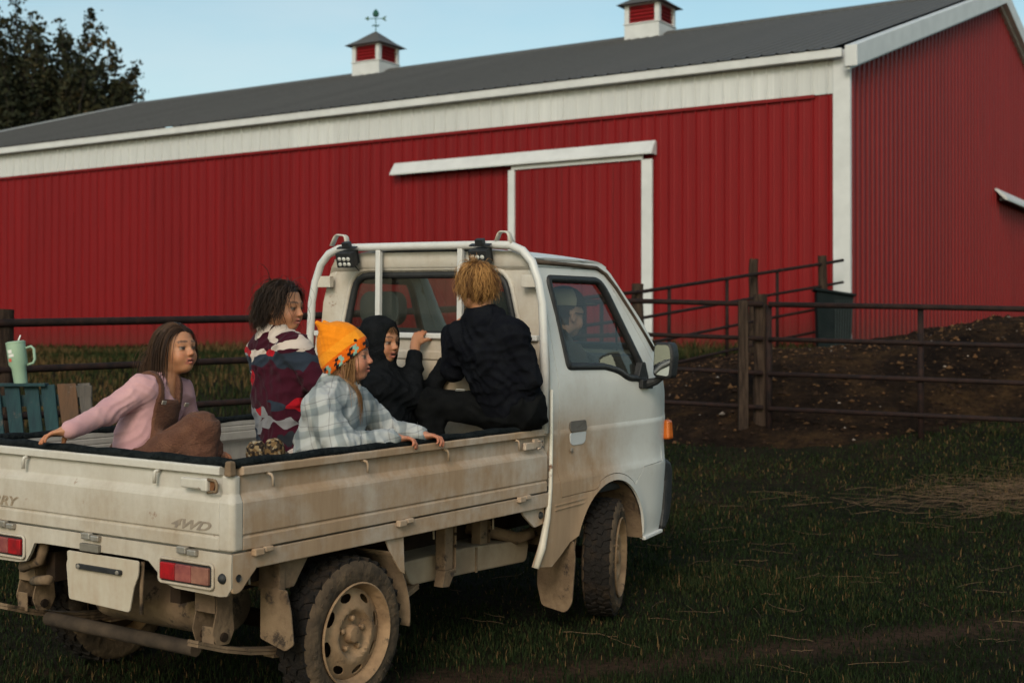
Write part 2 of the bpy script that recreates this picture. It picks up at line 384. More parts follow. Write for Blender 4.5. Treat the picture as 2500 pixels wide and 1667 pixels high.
# ---- barn
MBW = Matrix.Translation(BC) @ Matrix.Rotation(BA-math.pi/2, 4, 'Z')
barn = empty('barn', mw=MBW)
tag(barn, 'long red metal barn with white trim and grey roof', 'barn')
def sheet_mat(name, c1, c2, rough, spec=.5, streak=.5, splash=False):
    m, nt, b = nmat(name, rough, 0, spec); L = nt.links.new
    tc = nd(nt, 'TexCoord'); mp = nd(nt, 'Mapping'); mp.inputs['Scale'].default_value = (6, 6, .35); L(tc.outputs['Object'], mp.inputs['Vector'])
    oi = nd(nt, 'ObjectInfo')
    ad = nd(nt, 'VectorMath', operation='ADD'); L(mp.outputs['Vector'], ad.inputs[0]); L(oi.outputs['Random'], ad.inputs[1])
    n = nd(nt, 'TexNoise', Scale=2.2, Detail=6, Roughness=.65); L(ad.outputs['Vector'], n.inputs['Vector'])
    r = ramp(nt, [(.3, c1), (.72, c2)]); L(n.outputs['Fac'], r.inputs['Fac'])
    hsv = nd(nt, 'HueSaturation'); mr = nd(nt, 'MapRange'); mr.inputs['To Min'].default_value = .93; mr.inputs['To Max'].default_value = 1.06
    L(oi.outputs['Random'], mr.inputs['Value']); L(mr.outputs['Result'], hsv.inputs['Value']); L(r.outputs['Color'], hsv.inputs['Color']); outc = hsv.outputs['Color']
    if splash:      # dried mud splashed up from the ground
        sp = nd(nt, 'SeparateXYZ'); L(tc.outputs['Object'], sp.inputs['Vector']); ns = nd(nt, 'TexNoise', Scale=5., Detail=6, Roughness=.7); L(ad.outputs['Vector'], ns.inputs['Vector'])
        q = nd(nt, 'Math', operation='MULTIPLY_ADD'); L(ns.outputs['Fac'], q.inputs[0]); q.inputs[1].default_value = -.9; L(sp.outputs['Z'], q.inputs[2]); mr2 = nd(nt, 'MapRange', interpolation_type='SMOOTHSTEP'); mr2.inputs['From Min'].default_value = .25; mr2.inputs['From Max'].default_value = -.35; mr2.inputs['To Max'].default_value = .4; L(q.outputs['Value'], mr2.inputs['Value'])
        mxs_ = nd(nt, 'Mix', data_type='RGBA'); L(mr2.outputs['Result'], mxs_.inputs['Factor']); L(outc, mxs_.inputs['A']); mxs_.inputs['B'].default_value = (.045, .022, .016, 1); outc = mxs_.outputs['Result']
    L(outc, b.inputs['Base Color'])
    n2 = nd(nt, 'TexNoise', Scale=.9, Detail=3); L(tc.outputs['Object'], n2.inputs['Vector'])
    bp = nd(nt, 'Bump', Strength=.12, Distance=.05); L(n2.outputs['Fac'], bp.inputs['Height']); L(bp.outputs['Normal'], b.inputs['Normal'])
    return m
M_red = sheet_mat('red_steel_sheet', (.178, .0046, .0062), (.132, .0038, .0052), .5, .2, splash=True)
M_wht = sheet_mat('white_steel_sheet', (.53, .54, .54), (.45, .46, .46), .45)
M_roof = sheet_mat('charcoal_steel_roof', (.088, .084, .080), (.066, .063, .060), .6, .25)
M_trim = simple('white_trim', (.54, .55, .555), (.47, .48, .485), 3, .45)
PW = .9144
def rib_profile(w=PW, n=4, h=.025):
    P = []; p = w/n
    for i in range(n):
        c = p*(i+.5); P += [(c-.024, 0), (c-.010, h), (c+.010, h), (c+.024, 0)]
        P += [(c+.034+.045, 0), (c+.034+.052, .003), (c+.034+.066, .003), (c+.034+.073, 0)]
    return [(0, 0)]+[(a, b) for a, b in P if a < w-.002]+[(w, 0)]
def sheet(name, z0, z1, mat, parent, prof=None, top=None, sub=1):
    """ribbed sheet in the local x-z plane, ribs towards -y; top(x) may slope"""
    prof = prof or rib_profile(); V = []; F = []; n = len(prof)
    for (x, d) in prof: V.append((x, -d, z0))
    for (x, d) in prof: V.append((x, -d, top(x) if top else z1))
    F = [(i, i+1, n+i+1, n+i) for i in range(n-1)]
    me = bpy.data.meshes.new(name); me.from_pydata(V, [], F)
    o = link(name, me, mat, parent)
    return o
NP = 26; X0 = -NP*PW+.4
wall_sheet = None
for i in range(NP):
    x = X0+i*PW-.58
    for kind in ('red', 'white'):
        if i == 0:
            if kind == 'red': o = sheet('wall_sheet', -.5, 3.70, M_red, barn); red0 = o
            else: o = sheet('white_wall_sheet', 3.665, 4.24, M_wht, barn); wht0 = o
        else: o = inst(red0 if kind == 'red' else wht0, barn)
        o.location = (x, 0.0 if kind == 'red' else -.024, 0)
XL = X0-.58; XR = XL+NP*PW
# last bay up to the corner is closed by the corner trim
HW, EZ, RZ = 8.99, 4.27, 7.06
SL = (RZ-EZ)/HW
gy = np.arange(0, 2*HW, PW)
for i, y in enumerate(gy):
    tp = (lambda y0: (lambda u: (EZ+SL*min(y0+u, 2*HW-(y0+u)))-.06))(y)
    w = min(PW, 2*HW-y); prof = [(a, d) for a, d in rib_profile() if a <= w-.001]+[(w, 0)] if w < PW-1e-3 else rib_profile()
    if y < HW < y+PW: prof = sorted(set(prof+[(HW-y, 0)]))
    o = sheet('gable_sheet', -.5, 0, M_red, barn, prof, tp)
    o.location = (0.02, y, 0); o.rotation_euler = (0, 0, math.pi/2)
# plain far walls
mb = MB(); mb.box((XL+.02, HW, 1.8), (.05, 2*HW-.02, 4.8)); mb.box(((XL)/2, 2*HW, 1.8), (-XL-.1, .05, 4.8)); mb.build('rear_wall', M_red, barn)
mb = MB(); mb.prism([(0, EZ-.1), (HW, RZ-.1), (2*HW, EZ-.1)], XL, XL+.04, lambda y, z, t: (t, y, z)); mb.build('far_gable', M_red, barn)
# inner backing just behind the sheets
mb = MB(); mb.box((XL/2-.1, .09, 1.9), (-XL-.3, .04, 4.6)); mb.prism([(.1, -.4), (2*HW-.1, -.4), (2*HW-.1, EZ-.15), (HW, RZ-.2), (.1, EZ-.15)], -.09, -.05, lambda y, z, t: (t, y, z)); mb.build('backing', M_red, barn)
# roof sheets
ang = math.atan2(RZ-EZ, HW); LEN = math.hypot(HW+.22, (HW+.22)*SL)
prof = rib_profile(h=.022)
V = []; n = len(prof)
for (x, d) in prof: V.append((x, 0, d))
for (x, d) in prof: V.append((x, LEN, d))
me = bpy.data.meshes.new('roof_sheet'); me.from_pydata(V, [], [(i, i+1, n+i+1, n+i) for i in range(n-1)])
roof0 = link('roof_sheet', me, M_roof, barn)
for i in range(NP):
    for sd_ in (0, 1):
        o = roof0 if (i == 0 and sd_ == 0) else inst(roof0, barn)
        x = XL+i*PW
        if sd_ == 0: o.location = (x, -.22, EZ+.07-.22*SL); o.rotation_euler = (ang, 0, 0)
        else: o.location = (x+PW, 2*HW+.22, EZ+.07-.22*SL); o.rotation_euler = (ang, 0, math.pi)
mb = MB()
mb.prism([(-.2, -.2*SL-.005), (0, .02), (.2, -.2*SL-.005), (.2, -.2*SL+.02), (0, .055), (-.2, -.2*SL+.02)], XL-.05, XR+.18, lambda a, h, t: (t, HW+a, RZ+.08+h)); mb.build('ridge_cap', M_roof, barn)
# eave fascia, drip trim, corner, rake boards
mb = MB(); mb.box(((XL+XR)/2+.06, -.16, EZ-.068), (XR-XL+.18, .07, .125)); mb.build('eave_fascia', M_trim, barn, bevel=.008)
mb = MB(); mb.box(((XL+XR)/2, -.10, EZ-.118), (XR-XL, .13, .012)); mb.build('soffit', M_trim, barn)
mb = MB(); mb.box(((XL+XR)/2-.1, -.03, 3.645), (XR-XL-.4, .045, .05)); mb.build('drip_trim', M_red, barn)
mb = MB(); mb.prism([(-.205, -.05), (.045, -.05), (.045, .03), (.022, .03), (.022, -.022), (-.205, -.022)], -.4, EZ+.0, lambda x, y, t: (x, y, t)); mb.build('corner_trim', M_trim, barn, bevel=.006)
for sgn in (1, -1):
    Q = []
    def rk(y, dz): return (y, EZ+.085+SL*y+dz)
    poly = [rk(-.24, -.30), rk(HW, -.30), rk(HW, .0), rk(-.24, .0)]
    if sgn < 0: poly = [(2*HW-a, b) for a, b in poly][::-1]
    mb = MB(); mb.prism(poly, .03, .21, lambda y, z, t: (t, y, z)); mb.build('rake_board', M_trim, barn, bevel=.01)
    poly = [rk(-.2, -.345), rk(HW, -.345), rk(HW, -.302), rk(-.2, -.302)]
    if sgn < 0: poly = [(2*HW-a, b) for a, b in poly][::-1]
    mb = MB(); mb.prism(poly, .022, .10, lambda y, z, t: (t, y, z)); mb.build('rake_trim', M_trim, barn)
poly = [(-.24, EZ+.02), (HW, RZ+.09), (HW, RZ+.11), (-.24, EZ+.05)]
mb = MB(); mb.prism(poly, XL-.06, XL+.06, lambda y, z, t: (t, y, z)); mb.build('rake_board', M_trim, barn)
# sliding door on the long wall
door = empty('sliding_door', parent=barn)
d0, d1 = -5.55, -3.18
o = None
x = d0+.02; k = 0
while x < d1-.05:
    w_ = min(PW, d1-.02-x); prof = [(a, q) for a, q in rib_profile() if a <= w_-.001]+([(w_, 0)] if w_ < PW-1e-3 else [])
    o = sheet('door_sheet', -.2, 2.94, M_red, door, prof); o.location = (x, -.085, 0); x += PW
for (a, b_) in ((d0-.06, d0+.06), (d1-.02, d1+.16)):
    mb = MB(); mb.box(((a+b_)/2, -.10, 1.37), (b_-a, .05, 3.12)); mb.build('door_stile', M_trim, door, bevel=.006)
mb = MB(); mb.box(((d0+d1)/2, -.098, 2.965), (d1-d0, .05, .07)); mb.build('door_rail', M_trim, door, bevel=.006)
mb = MB(); mb.prism([(-.02, 3.22), (-.06, 3.22), (-.20, 3.03), (-.20, 3.0), (-.17, 3.0), (-.02, 3.19)], -7.95, d1+.18, lambda y, z, t: (t, y, z)); mb.build('track_cover', M_trim, barn, bevel=.005)
mb = MB(); mb.prism([(-.02, 3.21), (-.06, 3.21), (-.19, 3.03), (-.19, 3.0), (-.02, 3.0)], d1+.181, d1+.19, lambda y, z, t: (t, y, z)); mb.build('track_end', M_trim, barn)
mb = MB(); mb.bar((-7.9, -.1, 3.07), (d1+.1, -.1, 3.07), .05, .06); mb.build('door_track', simple('galvanised', (.25, .25, .26), (.16, .16, .17), 12, .5, .7), barn)
# sliding door track on the gable
mb = MB(); mb.prism([(.03, 3.20), (.06, 3.20), (.26, 3.02), (.26, 2.96), (.23, 2.96), (.03, 3.17)], 8.74, 17.2, lambda d, z, t: (d, t, z)); mb.build('gable_track_cover', M_trim, barn, bevel=.005)
mb = MB(); mb.bar((.14, 8.8, 3.0), (.14, 17.2, 3.0), .06, .07); mb.build('gable_door_track', simple('dark_track', (.03, .03, .03), None, 9, .6), barn)
mb = MB(); mb.box((.06, 11.5, 1.4), (.05, .14, 3.1)); mb.build('gable_door_stile', M_trim, barn)
# cupolas
M_vane = simple('green_patina', (.015, .11, .07), (.01, .05, .04), 20, .5)
M_cupred = simple('red_louvre', (.30, .010, .014), (.2, .008, .012), 12, .5)
def cupola(x, w):
    c = empty('cupola', parent=barn); c.location = (x, HW, RZ+.05)
    h = w/2
    mb = MB(); mb.prism([(-h, -.32), (h, -.32), (h, .22), (-h, .22)], -h, h, lambda a, z, t: (a, t, z)); mb.box((0, 0, .235), (w+.04, w+.04, .03)); mb.build('base', M_trim, c, bevel=.006)
    mb = MB()
    for a in (-1, 1):
        for b_ in (-1, 1): mb.box((a*(h-.055), b_*(h-.055), .45), (.11, .11, .40))
    mb.box((0, 0, .66), (w, w, .03)); mb.build('frame', M_trim, c, bevel=.004)
    mb = MB(); mb.box((0, 0, .45), (w-.14, w-.14, .39)); mb.build('core', M_cupred, c)
    for side in range(4):
        R = Matrix.Rotation(side*math.pi/2, 3, 'Z')
        for k in range(5):
            mb = MB(); mb.box(R @ Vector((0, -(h-.05), .29+k*.078)), (w-.23, .075, .014), R @ Matrix.Rotation(.65, 3, 'X')); mb.build('slat', M_cupred, c)
    mb = MB(); e = h+.14
    prof = [(e, .66), (e*.62, .80), (e*.30, .95), (.0, 1.08)]
    V = []; F = []
    for (q, z) in prof[:-1]: V += [(-q, -q, z), (q, -q, z), (q, q, z), (-q, q, z)]
    V += [(0, 0, 1.08)]; 
    for i in range(2): F += [(i*4+k, i*4+(k+1) % 4, i*4+4+(k+1) % 4, i*4+4+k) for k in range(4)]
    F += [(8+k, 8+(k+1) % 4, 12) for k in range(4)]+[(3, 2, 1, 0)]
    mb.add(V, F); mb.build('cupola_roof', M_roof, c)
    return c
c1 = cupola(-15.31, .86); c2 = cupola(-7.55, .86)
mb = MB(); mb.tube([(0, 0, 1.05), (0, 0, 1.62)], .012, 6); mb.tube([(-.12, 0, 1.22), (.12, 0, 1.22)], .010, 6); mb.tube([(0, -.12, 1.22), (0, .12, 1.22)], .010, 6)
R = Matrix.Rotation(.55, 3, 'Z'); mb.tube([R @ Vector((-.24, 0, 1.40)), R @ Vector((.24, 0, 1.40))], .010, 6)
mb.prism([(-.28, 1.40), (-.18, 1.34), (-.18, 1.46)], -.012, .012, lambda a, z, t: R @ Vector((a, t, z)))
mb.prism([(.14, 1.40), (.24, 1.34), (.28, 1.34), (.22, 1.40), (.28, 1.46), (.24, 1.46)], -.01, .01, lambda a, z, t: R @ Vector((a, t, z)))
mb.lathe([(0, 1.44), (.07, 1.46), (.085, 1.53), (.05, 1.60), (0, 1.65)], 12)
mb.build('weathervane', M_vane, c1)

# ---- fences
M_pipe = simple('rusty_dark_pipe', (.024, .011, .009), (.009, .006, .006), 14, .8, 0, .25, spec=.2)
M_post = simple('weathered_post', (.060, .040, .029), (.018, .012, .010), 7, .95, 0, .6, stretch=(6, 6, .6), bscale=30, spec=.1)
def wood_post(parent, x, y, top, r_, lean=0.0, name='post'):
    z0 = float(ground(x, y))-.4; mb = MB(); N = 9; pts = []; rad = []
    rr = np.random.RandomState(int(abs(x*77+y*13)))
    for i in range(N):
        t = i/(N-1); pts.append((x+lean*t+rr.uniform(-.008, .008), y+rr.uniform(-.008, .008), z0+(top-z0)*t)); rad.append(r_*(1.06-.12*t)*rr.uniform(.96, 1.04))
    mb.tube(pts, rad, 12)
    return mb.build(name, M_post, parent, smooth=True, angle=50)
def fence_run(f, nodes, nr, sp, rad, mat=None):
    """pipe rails through top-rail nodes (world coords)"""
    for k in range(nr):
        mb = MB(); mb.tube([(x, y, z-k*sp) for x, y, z in nodes], rad*(1.0 if k else 1.15), 8); mb.build('rail', mat or M_pipe, f, smooth=True)
def upright(f, x, y, z, l, rad=.022):
    mb = MB(); mb.tube([(x, y, z), (x, y, z-l)], rad, 8); mb.build('upright', M_pipe, f, smooth=True)
f1 = tag(empty('pipe_fence', (-3.324, 9.1, .36)), 'dark pipe rail fence running behind the truck bed on the left', 'fence'); f1.matrix_world = Matrix()
fence_run(f1, [(-5.2, 7.35, 1.63), (-3.324, 9.098, 1.709), (-1.927, 10.4, 1.775), (-.35, 11.75, 1.90), (.6, 12.5, 1.97)], 4, .307, .024)
wood_post(f1, -3.36, 9.16, 1.80, .085); wood_post(f1, -.30, 11.85, 1.95, .085); wood_post(f1, -5.2, 7.45, 1.75, .085)
f2 = tag(empty('pipe_gate'), 'dark rusty pipe gate across the soil mound on the right', 'gate')
fence_run(f2, [(.62, 12.55, 1.985), (1.164, 12.895, 2.009), (2.242, 12.45, 1.965)], 5, .307, .020)
fence_run(f2, [(2.29, 12.43, 1.962), (3.518, 11.95, 1.924), (4.301, 11.65, 1.897), (5.6, 11.2, 1.86)], 5, .31, .021)
upright(f2, 3.518, 11.99, 1.92, 1.26, .027); upright(f2, 2.30, 12.47, 1.96, 1.26, .027); upright(f2, .62, 12.58, 1.98, 1.3, .03); upright(f2, 5.6, 11.24, 1.86, 1.3)
wood_post(f2, 2.242, 12.56, 2.057, .068); 
mb = MB(); mb.box((2.075, 12.50, 1.25), (.085, .06, 1.5)); mb.build('gate_plank', M_post, f2, bevel=.006)
f3 = tag(empty('pipe_fence'), 'rusty pipe fence climbing to the white corner of the barn', 'fence')
fence_run(f3, [(.573, 14.995, 2.104), (1.538, 16.193, 2.253), (2.717, 17.591, 2.48), (3.525, 18.489, 2.635), (4.262, 19.10, 2.769), (4.60, 19.35, 2.835)], 4, .305, .019)
for p in ((.80, 15.30, 2.14), (1.0, 15.55, 2.17), (1.874, 16.6, 2.316), (2.717, 17.6, 2.48), (3.525, 18.5, 2.635)): upright(f3, *p, 1.05, .022)
wood_post(f3, 1.46, 16.17, 2.339, .072); wood_post(f3, 3.157, 18.21, 2.771, .064); wood_post(f3, 4.262, 19.12, 2.882, .066)
# ---- ribbed bin by the barn corner
M_bin = simple('dark_green_plastic', (.006, .010, .011), (.010, .014, .015), 6, .95, spec=.1); M_binr = simple('grey_green_ribs', (.030, .038, .040), (.018, .024, .025), 6, .9, spec=.1)
bn = tag(empty('storage_bin', (4.30, 18.70, 1.45), math.radians(-8)), 'dark green ribbed bin with sloping lid beside the barn corner', 'bin')
mb = MB(); mb.prism([(-.20, 0), (.22, 0), (.26, .84), (-.22, .92)], -.22, .22, lambda a, z, t: (a, t, z)); mb.build('body', M_bin, bn, bevel=.02)
mb = MB(); mb.prism([(-.25, .925), (.29, .84), (.30, .875), (-.25, .965)], -.26, .26, lambda a, z, t: (a, t, z)); mb.build('lid', M_bin, bn, bevel=.015)
for k in range(7):
    mb = MB(); x = .025+k*.032; mb.bar((x*.95, -.232, .06), (x*1.1, -.232, .80), .016, .014, up=(0, 1, 0)); mb.build('rib', M_binr, bn)
# ---- slatted chair with a tumbler on its arm rest, behind the truck
M_teal = simple('worn_teal_paint', (.012, .044, .050), (.008, .026, .034), 5, .85, 0, .3, stretch=(4, 4, .5), wear=((.085, .075, .065), 9, .58))
M_brn = simple('bare_brown_board', (.105, .052, .026), (.065, .038, .023), 4, .85, 0, .3, stretch=(5, 5, .5), wear=((.18, .15, .13), 7, .58))
M_gry = simple('grey_weathered_board', (.10, .085, .075), (.06, .055, .05), 5, .9, 0, .3, stretch=(5, 5, .5))
ch = tag(empty('slatted_chair', (-2.92, 8.55, float(ground(-2.92, 8.55))), math.radians(6)), 'worn teal slatted wooden chair with a bare brown board', 'chair')
zt = 1.31-float(ground(-2.92, 8.55))
for i, (xa, wd, m_, dz) in enumerate([(-.40, .085, M_teal, -.03), (-.285, .085, M_teal, -.01), (-.17, .09, M_teal, 0), (-.055, .085, M_teal, .0), (.045, .085, M_teal, .005), (.16, .115, M_brn, .012), (.262, .075, M_gry, .014)]):
    mb = MB(); xb = xa+.10
    mb.prism([(xa-wd/2, zt+dz), (xa+wd/2, zt+dz+.004), (xb+wd*.42, .30), (xb-wd*.42, .30)], -.011, .011, lambda a, z, t: (a, t+.16*(z-.3)-.02*((i*7) % 3-1)*.3, z))
    mb.build('slat', m_, ch, bevel=.004)
mb = MB(); mb.bar((-.45, .125, zt-.10), (.31, .125, zt-.085), .03, .07); mb.build('back_rail', M_teal, ch); mb = MB(); mb.bar((-.40, .06, .42), (.38, .06, .42), .03, .08); mb.build('back_rail', M_teal, ch)
mb = MB(); mb.box((.02, -.28, .33), (.66, .50, .025)); mb.build('seat', M_teal, ch)
for sx in (-.34, .40):
    for sy in (-.5, .0): mb = MB(); mb.box((sx, sy, .17), (.05, .09, .36)); mb.build('leg', M_teal, ch)
    mb = MB(); mb.box((sx, -.26, .56), (.12, .62, .025)); mb.build('armrest', M_teal, ch); mb = MB(); mb.box((sx, -.50, .44), (.05, .08, .25)); mb.build('arm_support', M_teal, ch)
mb = MB(); mb.box((.215, .102, zt-.035), (.20, .022, .075)); mb.build('top_board', M_gry, ch, bevel=.004)
mb = MB(); mb.box((-.13, .115, zt+.006), (.34, .11, .02)); mb.build('top_cap', M_teal, ch, bevel=.004)
M_cup = simple('sage_enamel', (.30, .42, .30), (.24, .36, .27), 3, .5, 0, .05); M_cupw = simple('white_print', (.75, .75, .72), None, 20, .5); M_cupr = simple('red_print', (.6, .12, .08), None, 20, .5)
tb = tag(empty('tumbler', (-3.045, 8.64, float(ground(-2.92, 8.55))+zt+.012), 0), 'sage green insulated tumbler with handle and straw', 'tumbler')
tb.rotation_euler = (0, math.radians(-8), 0); tb.scale = (1.1, 1.1, 1.0)
mb = MB(); mb.lathe([(0, 0), (.036, 0), (.037, .004), (.040, .10), (.052, .125), (.0535, .25), (.0535, .252)], 28); mb.build('body', M_cup, tb, smooth=True, angle=40)
mb = MB(); mb.lathe([(.0535, .250), (.055, .253), (.054, .262), (.045, .266), (0, .266)], 28); mb.build('lid', M_cup, tb, smooth=True, angle=40)
mb = MB(); mb.tube([(.015, .0, .262), (.03, .01, .30)], .0045, 8); mb.build('straw', M_cupw, tb, smooth=True)
mb = MB(); mb.tube([(.048, 0, .215), (.085, 0, .222), (.098, 0, .205), (.096, 0, .14), (.084, 0, .118), (.050, 0, .112)][::-1], .008, 8); mb.build('handle', M_cup, tb, smooth=True)
for k, (z, hgt, a0, a1, m_) in enumerate([(.205, .022, 2.75, 3.30, M_cupw), (.180, .018, 2.80, 3.45, M_cupw), (.152, .02, 2.75, 3.15, M_cupr)]):
    mb = MB(); mb.lathe([(.0545, z-hgt/2), (.0548, z+hgt/2)], 8, a0=a0+1.25, a1=a1+1.25); mb.build('printed_mark', m_, tb)
# ---- tree beyond the barn
M_leaf, nt, b = nmat('dark_autumn_leaves', .8, 0, .2)
at = nd(nt, 'Attribute', attribute_name='tone'); rg = ramp(nt, [(0, (.010, .015, .008)), (.5, (.022, .024, .010)), (.8, (.045, .034, .013)), (1, (.085, .052, .020))])
nt.links.new(at.outputs['Fac'], rg.inputs['Fac']); nt.links.new(rg.outputs['Color'], b.inputs['Base Color'])
M_bark = simple('bark', (.035, .028, .022), (.018, .014, .012), 6, .95, 0, .5)
def tree(name, bx, by, top, rad, base, seed, nsh, label):
    r = np.random.RandomState(seed); gz = float(ground(bx, by)); t = empty(name, (bx, by, gz)); tag(t, label, 'tree'); H = top-gz
    tr = MB(); tr.tube([(0, 0, -.3), (.1, 0, H*.25), (0, .1, H*.55), (.05, 0, H*.85)], [.32, .26, .16, .05], 10)
    LP = []
    for k in range(nsh):
        a = r.uniform(0, 6.283); q = math.sqrt(r.uniform(0, 1)); z0 = H*(base+ (1-base)*r.uniform(0, .62)*(1-q*.3))
        s0 = Vector((0, 0, z0*.8)); e0 = Vector((math.cos(a)*rad*q, math.sin(a)*rad*q, 0))
        # envelope: dome with ragged upright shoots
        ztop = H*(base+(1-base)*math.sqrt(max(.02, 1-(q*.98)**2.2))*r.uniform(.62, 1.02))
        m_ = Vector((e0.x*.75, e0.y*.75, s0.z+(ztop-s0.z)*.4)); e = Vector((e0.x, e0.y, ztop))
        if e.z < m_.z+.5: e.z = m_.z+.5
        pts = []
        for i in range(8):
            u = i/7; p = s0*(1-u)**2+m_*2*u*(1-u)+e*u*u; p += Vector((r.normal(0, .05), r.normal(0, .05), 0)); pts.append(p)
        tr.tube(pts, [.05*(1-.85*i/7)+.006 for i in range(8)], 4, cap=False)
        nl = int(170+r.randint(150))
        u = r.beta(1.9, 1.15, nl)*1.02
        B = np.array([list(p) for p in pts]); f_ = u.clip(0, .999)*7; i0 = f_.astype(int); w_ = (f_-i0)[:, None]
        c = B[i0]*(1-w_)+B[i0+1]*w_; c += r.normal(0, 1, (nl, 3))*np.array([.34, .34, .24])*(1.12-u[:, None]*.75)
        LP.append(c)
    tr.build('trunk', M_bark, t, smooth=True)
    c = np.concatenate(LP); n = len(c); s = r.uniform(.06, .13, n)
    d1 = r.normal(0, 1, (n, 3)); d1 /= np.linalg.norm(d1, axis=1)[:, None]; d2 = np.cross(d1, r.normal(0, 1, (n, 3))); d2 /= np.linalg.norm(d2, axis=1)[:, None]
    V = np.stack([c-d1*s[:, None], c+d2*(s*.6)[:, None], c+d1*s[:, None], c-d2*(s*.6)[:, None]], 1).reshape(-1, 3)
    me = bpy.data.meshes.new('crown'); me.from_pydata(V.tolist(), [], np.arange(n*4).reshape(-1, 4).tolist())
    tone = np.clip(.42+.35*vnoise(c[:, 0]*1.2+c[:, 2], c[:, 1]*1.2+c[:, 2]*.7, seed)+r.normal(0, .17, n), 0, 1)
    a_ = me.attributes.new('tone', 'FLOAT', 'POINT'); a_.data.foreach_set('value', np.repeat(tone, 4).astype(np.float32))
    link('crown', me, M_leaf, t); return t
tree('broadleaf_tree', -16.6, 48, 13.9, 5.2, .16, 3, 420, 'dark dense broadleaf tree rising behind the barn roof on the left')
# ================================================================== TRUCK (local frame: x forward, y left, z up from the ground)
truck = empty('pickup_truck', mw=MT)
tag(truck, 'small dusty white flatbed pickup truck carrying children in its bed', 'truck')
def paint(name, amt=.8, ztop=1.25, zbot=.75, x0=3.0, x1=2.2, dust=(.40, .275, .170), dust2=(.30, .20, .125), white=(.60, .59, .56), rust=.0, rough=.38, nscale=3.0):
    """white car paint under a film of dried mud whose cover falls with height"""
    m, nt, b = nmat(name, rough, 0, .5); L = nt.links.new
    tc = nd(nt, 'TexCoord'); sp = nd(nt, 'SeparateXYZ'); L(tc.outputs['Object'], sp.inputs['Vector'])
    def mrange(src, a, b_):
        q = nd(nt, 'MapRange', interpolation_type='SMOOTHSTEP'); q.inputs['From Min'].default_value = a; q.inputs['From Max'].default_value = b_; L(src, q.inputs['Value']); return q.outputs['Result']
    def mul(a, b_, op='MULTIPLY'):
        q = nd(nt, 'Math', operation=op)
        for i, s in enumerate((a, b_)):
            if isinstance(s, (int, float)): q.inputs[i].default_value = s
            else: L(s, q.inputs[i])
        return q.outputs['Value']
    n1 = nd(nt, 'TexNoise', Scale=nscale, Detail=8, Roughness=.62); L(tc.outputs['Object'], n1.inputs['Vector'])
    n2 = nd(nt, 'TexNoise', Scale=38., Detail=6, Roughness=.7); L(tc.outputs['Object'], n2.inputs['Vector'])
    mp = nd(nt, 'Mapping'); mp.inputs['Scale'].default_value = (7, 7, 1.2); L(tc.outputs['Object'], mp.inputs['Vector'])
    n3 = nd(nt, 'TexNoise', Scale=4., Detail=5, Roughness=.6); L(mp.outputs['Vector'], n3.inputs['Vector'])
    zf = mrange(sp.outputs['Z'], ztop, zbot); xf = mrange(sp.outputs['X'], x0, x1)
    f = mul(mul(zf, xf), amt)
    nz = mul(mul(n1.outputs['Fac'], .5, 'SUBTRACT'), .85); ns = mul(mul(n3.outputs['Fac'], .5, 'SUBTRACT'), .10)
    f2 = nd(nt, 'Clamp'); L(mul(mul(f, mul(mul(nz, ns, 'ADD'), mul(f, .85, 'ADD')), 'ADD'), mul(mul(n2.outputs['Fac'], .5, 'SUBTRACT'), .35), 'ADD'), f2.inputs['Value'])
    r = ramp(nt, [(.3, dust), (.7, dust2)]); L(n3.outputs['Fac'], r.inputs['Fac'])
    w1 = ramp(nt, [(.35, white), (.7, tuple(q*.90 for q in white))]); L(n1.outputs['Fac'], w1.inputs['Fac'])
    mx = nd(nt, 'Mix', data_type='RGBA'); L(f2.outputs['Result'], mx.inputs['Factor']); L(w1.outputs['Color'], mx.inputs['A']); L(r.outputs['Color'], mx.inputs['B'])
    out = mx.outputs['Result']
    if rust:
        n4 = nd(nt, 'TexNoise', Scale=11., Detail=7, Roughness=.7); L(tc.outputs['Object'], n4.inputs['Vector'])
        rr_ = ramp(nt, [(.66-rust*.1, (0, 0, 0)), (.74-rust*.1, (1, 1, 1))]); L(n4.outputs['Fac'], rr_.inputs['Fac'])
        m2 = nd(nt, 'Mix', data_type='RGBA'); L(rr_.outputs['Color'], m2.inputs['Factor']); L(out, m2.inputs['A']); m2.inputs['B'].default_value = (.16, .06, .02, 1); out = m2.outputs['Result']
    L(out, b.inputs['Base Color'])
    q = nd(nt, 'MapRange'); q.inputs['To Min'].default_value = rough; q.inputs['To Max'].default_value = .9; L(f2.outputs['Result'], q.inputs['Value']); L(q.outputs['Result'], b.inputs['Roughness'])
    bp = nd(nt, 'Bump', Strength=.10, Distance=.004); L(n2.outputs['Fac'], bp.inputs['Height']); L(bp.outputs['Normal'], b.inputs['Normal'])
    return m
M_side = paint('paint_dusty_side', .90, 1.25, .93, 9, 8, dust=(.37, .25, .155), dust2=(.30, .195, .118))
M_tail = paint('paint_dusty_tail', .66, 1.10, .70, 9, 8, dust=(.335, .262, .185), dust2=(.265, .20, .135), white=(.56, .54, .495), rust=.12)
M_cab = paint('paint_cab', 1.0, 1.12, .84, 2.80, 2.30, dust=(.37, .25, .155), dust2=(.30, .195, .118))
M_cabw = paint('paint_cab_upper', .25, 1.6, 1.0, 2.5, 1.9, white=(.58, .58, .57))
M_back = paint('paint_cab_back', .62, 2.6, 1.0, 9, 8, dust=(.38, .285, .185), dust2=(.31, .225, .14), rust=.25)
M_bedin = paint('paint_bed_inside', .55, 1.3, .8, 9, 8, dust=(.33, .28, .23), dust2=(.24, .20, .165), white=(.50, .49, .47))
M_under = simple('dried_mud_metal', (.20, .135, .082), (.10, .064, .038), 7, .95, 0, .35, wear=((.035, .024, .017), 10, .56))
